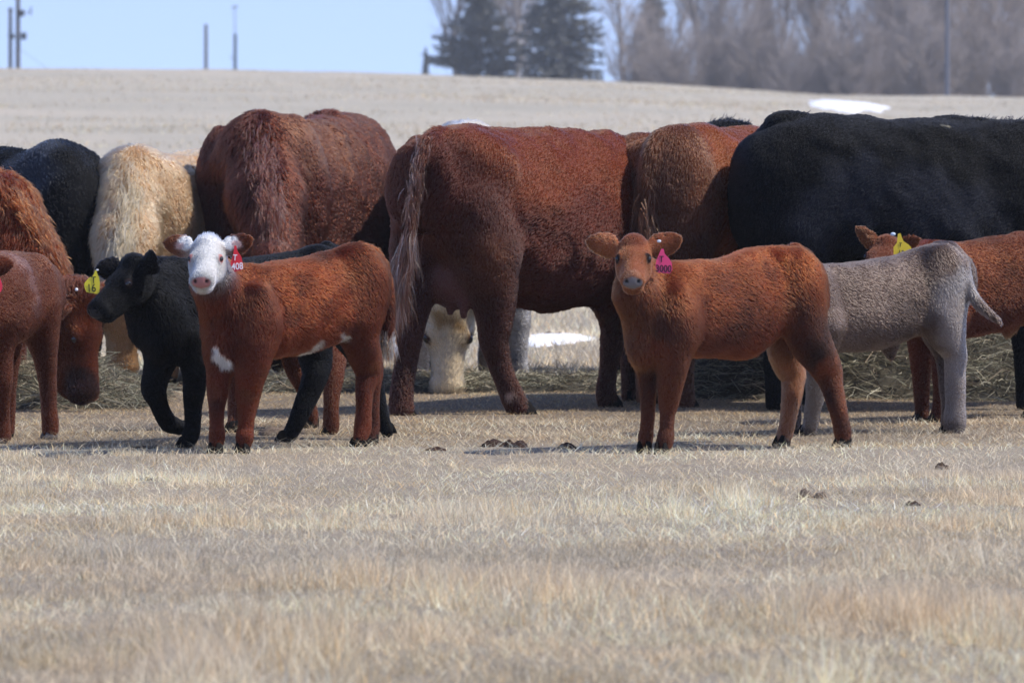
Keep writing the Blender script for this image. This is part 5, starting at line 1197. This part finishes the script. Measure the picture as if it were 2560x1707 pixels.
def calf_left_edge():
    A = Body(22.2, (0, 400, 2.09), .0085, base=(.085, .0185, .0065), fl=.011)
    A.trunk([(-180, 520, 960, .11, -.25), (-110, 500, 990, .15, -.15), (-20, 488, 985, .165, .0), (60, 480, 940, .16, .15), (140, 485, 880, .145, .28), (205, 530, 820, .12, .38)], cap=.055, k=.06, flow=(.4, .5, -.7))
    lg = dict(fl=.008, lay=.18, flow=(0, 0, -1), k=.035)
    A.ell(A.p(190, 720, .22), (.085, .10, .17), k=.06)
    A.chain([(190, 720, .24, 95), (215, 900, .25, 88), (232, 1020, .27, 66), (245, 1110, .28, 52), (252, 1200, .28, 45), (256, 1300, .28, 42), (262, 1370, .28, 44), (262, 1410, .28, 42)], **lg)
    A.chain([(80, 800, .35, 70), (62, 1000, .45, 48), (52, 1100, .45, 40), (50, 1220, .45, 34), (48, 1330, .45, 32), (42, 1410, .45, 34)], **lg)
    A.chain([(-20, 900, -.1, 85), (5, 1050, -.1, 62), (12, 1150, -.1, 52), (10, 1250, -.08, 40), (12, 1350, -.05, 38), (15, 1440, -.05, 42)], **lg)
    A.chain([(-150, 900, -.2, 80), (-150, 1100, -.1, 60), (-150, 1400, -.1, 42)], **lg)
    A.cone(A.p(-160, 650, -.25), A.p(-140, 520, -.4), 110*A.s, 90*A.s, .06)
    A.head(A.p(-190, 606, -.52), (-.1, -.95, -.3), .285, facecol=(.13, .04, .016), nose=(.2, .14, .13), furf=.006, ear=((-.3, 1, .1), (-.3, 1, .10)), earL=.46)
    pk = (.13, .050, .034)
    for X, Y, r in ((60, 560, .05), (150, 640, .035), (90, 680, .05), (200, 600, .03), (170, 760, .04), (40, 640, .05), (250, 720, .025), (110, 520, .045), (60, 760, .04), (220, 500, .03)):
        A.patches.append((A.p(X, Y, .0), r*1.3, pk, 1.1))
    A.hoof(A.foot(262, .28, 0), .058, (-.6, -.5), pale=True); A.hoof(A.foot(35, .45, 0), .055, (-.6, -.5)); A.hoof(A.foot(12, -.05, 0), .058, (-.6, -.5), pale=True); A.hoof(A.foot(-150, -.1, 0), .058, (-.6, -.5))
    A.build('calf', 'brown calf cut off by the left edge with a red ear tag', 'calf', 'calves standing in front of the cows', dens=50000, fw=.0009, wave=.20, tone=.4)
    ear_tag(A, [(-20, 600), (-8, 600), (2, 625), (12, 650), (12, 675), (4, 690), (-28, 690), (-34, 665), (-30, 630)], -.62, (.66, .02, .05), [], (0, 0, 0), tilt=.1)
    ANIMALS['left'] = A

def calf_hidden():
    A = Body(23.1, (380, 540, 2.489), .010, base=(.085, .018, .005), fl=.016)
    A.trunk([(480, 420, 800, .10, .2), (560, 380, 850, .14, .2), (700, 360, 850, .16, .2), (850, 350, 830, .16, .2), (1000, 330, 800, .15, .15), (1080, 350, 760, .12, .1)], cap=.055, k=.06)
    lg = dict(fl=.009, lay=.18, flow=(0, 0, -1), k=.035)
    A.chain([(1080, 600, .0, 95), (1130, 780, .0, 80), (1140, 900, -.1, 64), (1135, 1000, -.15, 58), (1118, 1100, -.18, 50), (1115, 1200, -.2, 44), (1115, 1290, -.2, 48), (1110, 1325, -.2, 46)], **lg)
    A.chain([(900, 700, .2, 90), (870, 860, .3, 74), (895, 960, .3, 62), (945, 1060, .3, 50), (975, 1160, .3, 40), (995, 1230, .3, 38), (1000, 1290, .3, 38)], **lg)
    A.chain([(520, 800, .15, 80), (515, 1000, .15, 58), (512, 1150, .1, 42), (510, 1300, .0, 36)], **lg)
    A.chain([(640, 800, .3, 80), (640, 1000, .35, 56), (625, 1150, .4, 42), (600, 1260, .4, 36)], **lg)
    A.cone(A.p(500, 560, .2), A.p(420, 480, .2), 110*A.s, 85*A.s, .06); A.head(A.p(330, 480, .15), (-.85, -.2, -.45), .275, facecol=(.15, .045, .018), nose=(.2, .15, .14), furf=.006)
    for X, o in ((1105, -.2), (995, .3), (505, .0), (590, .4)): A.hoof(A.foot(X, o, 0), .056, (-.8, -.4))
    A.build('calf', 'brown calf mostly hidden behind the black calf with only its legs showing', 'calf', 'calves standing in front of the cows', dens=30000, fw=.0011, wave=.20)
    ANIMALS['hidden'] = A
for fn in [calf_white_face, calf_tan_face, cow_maroon_udder, cow_big_black, cow_orange, cow_dark_maroon, cow_cream, cow_far_left_black, cow_red_grazing, cow_white_behind, cow_black_behind,
        calf_grey, calf_yellow_tag_right, calf_black, calf_left_edge, calf_hidden]:
    fn()
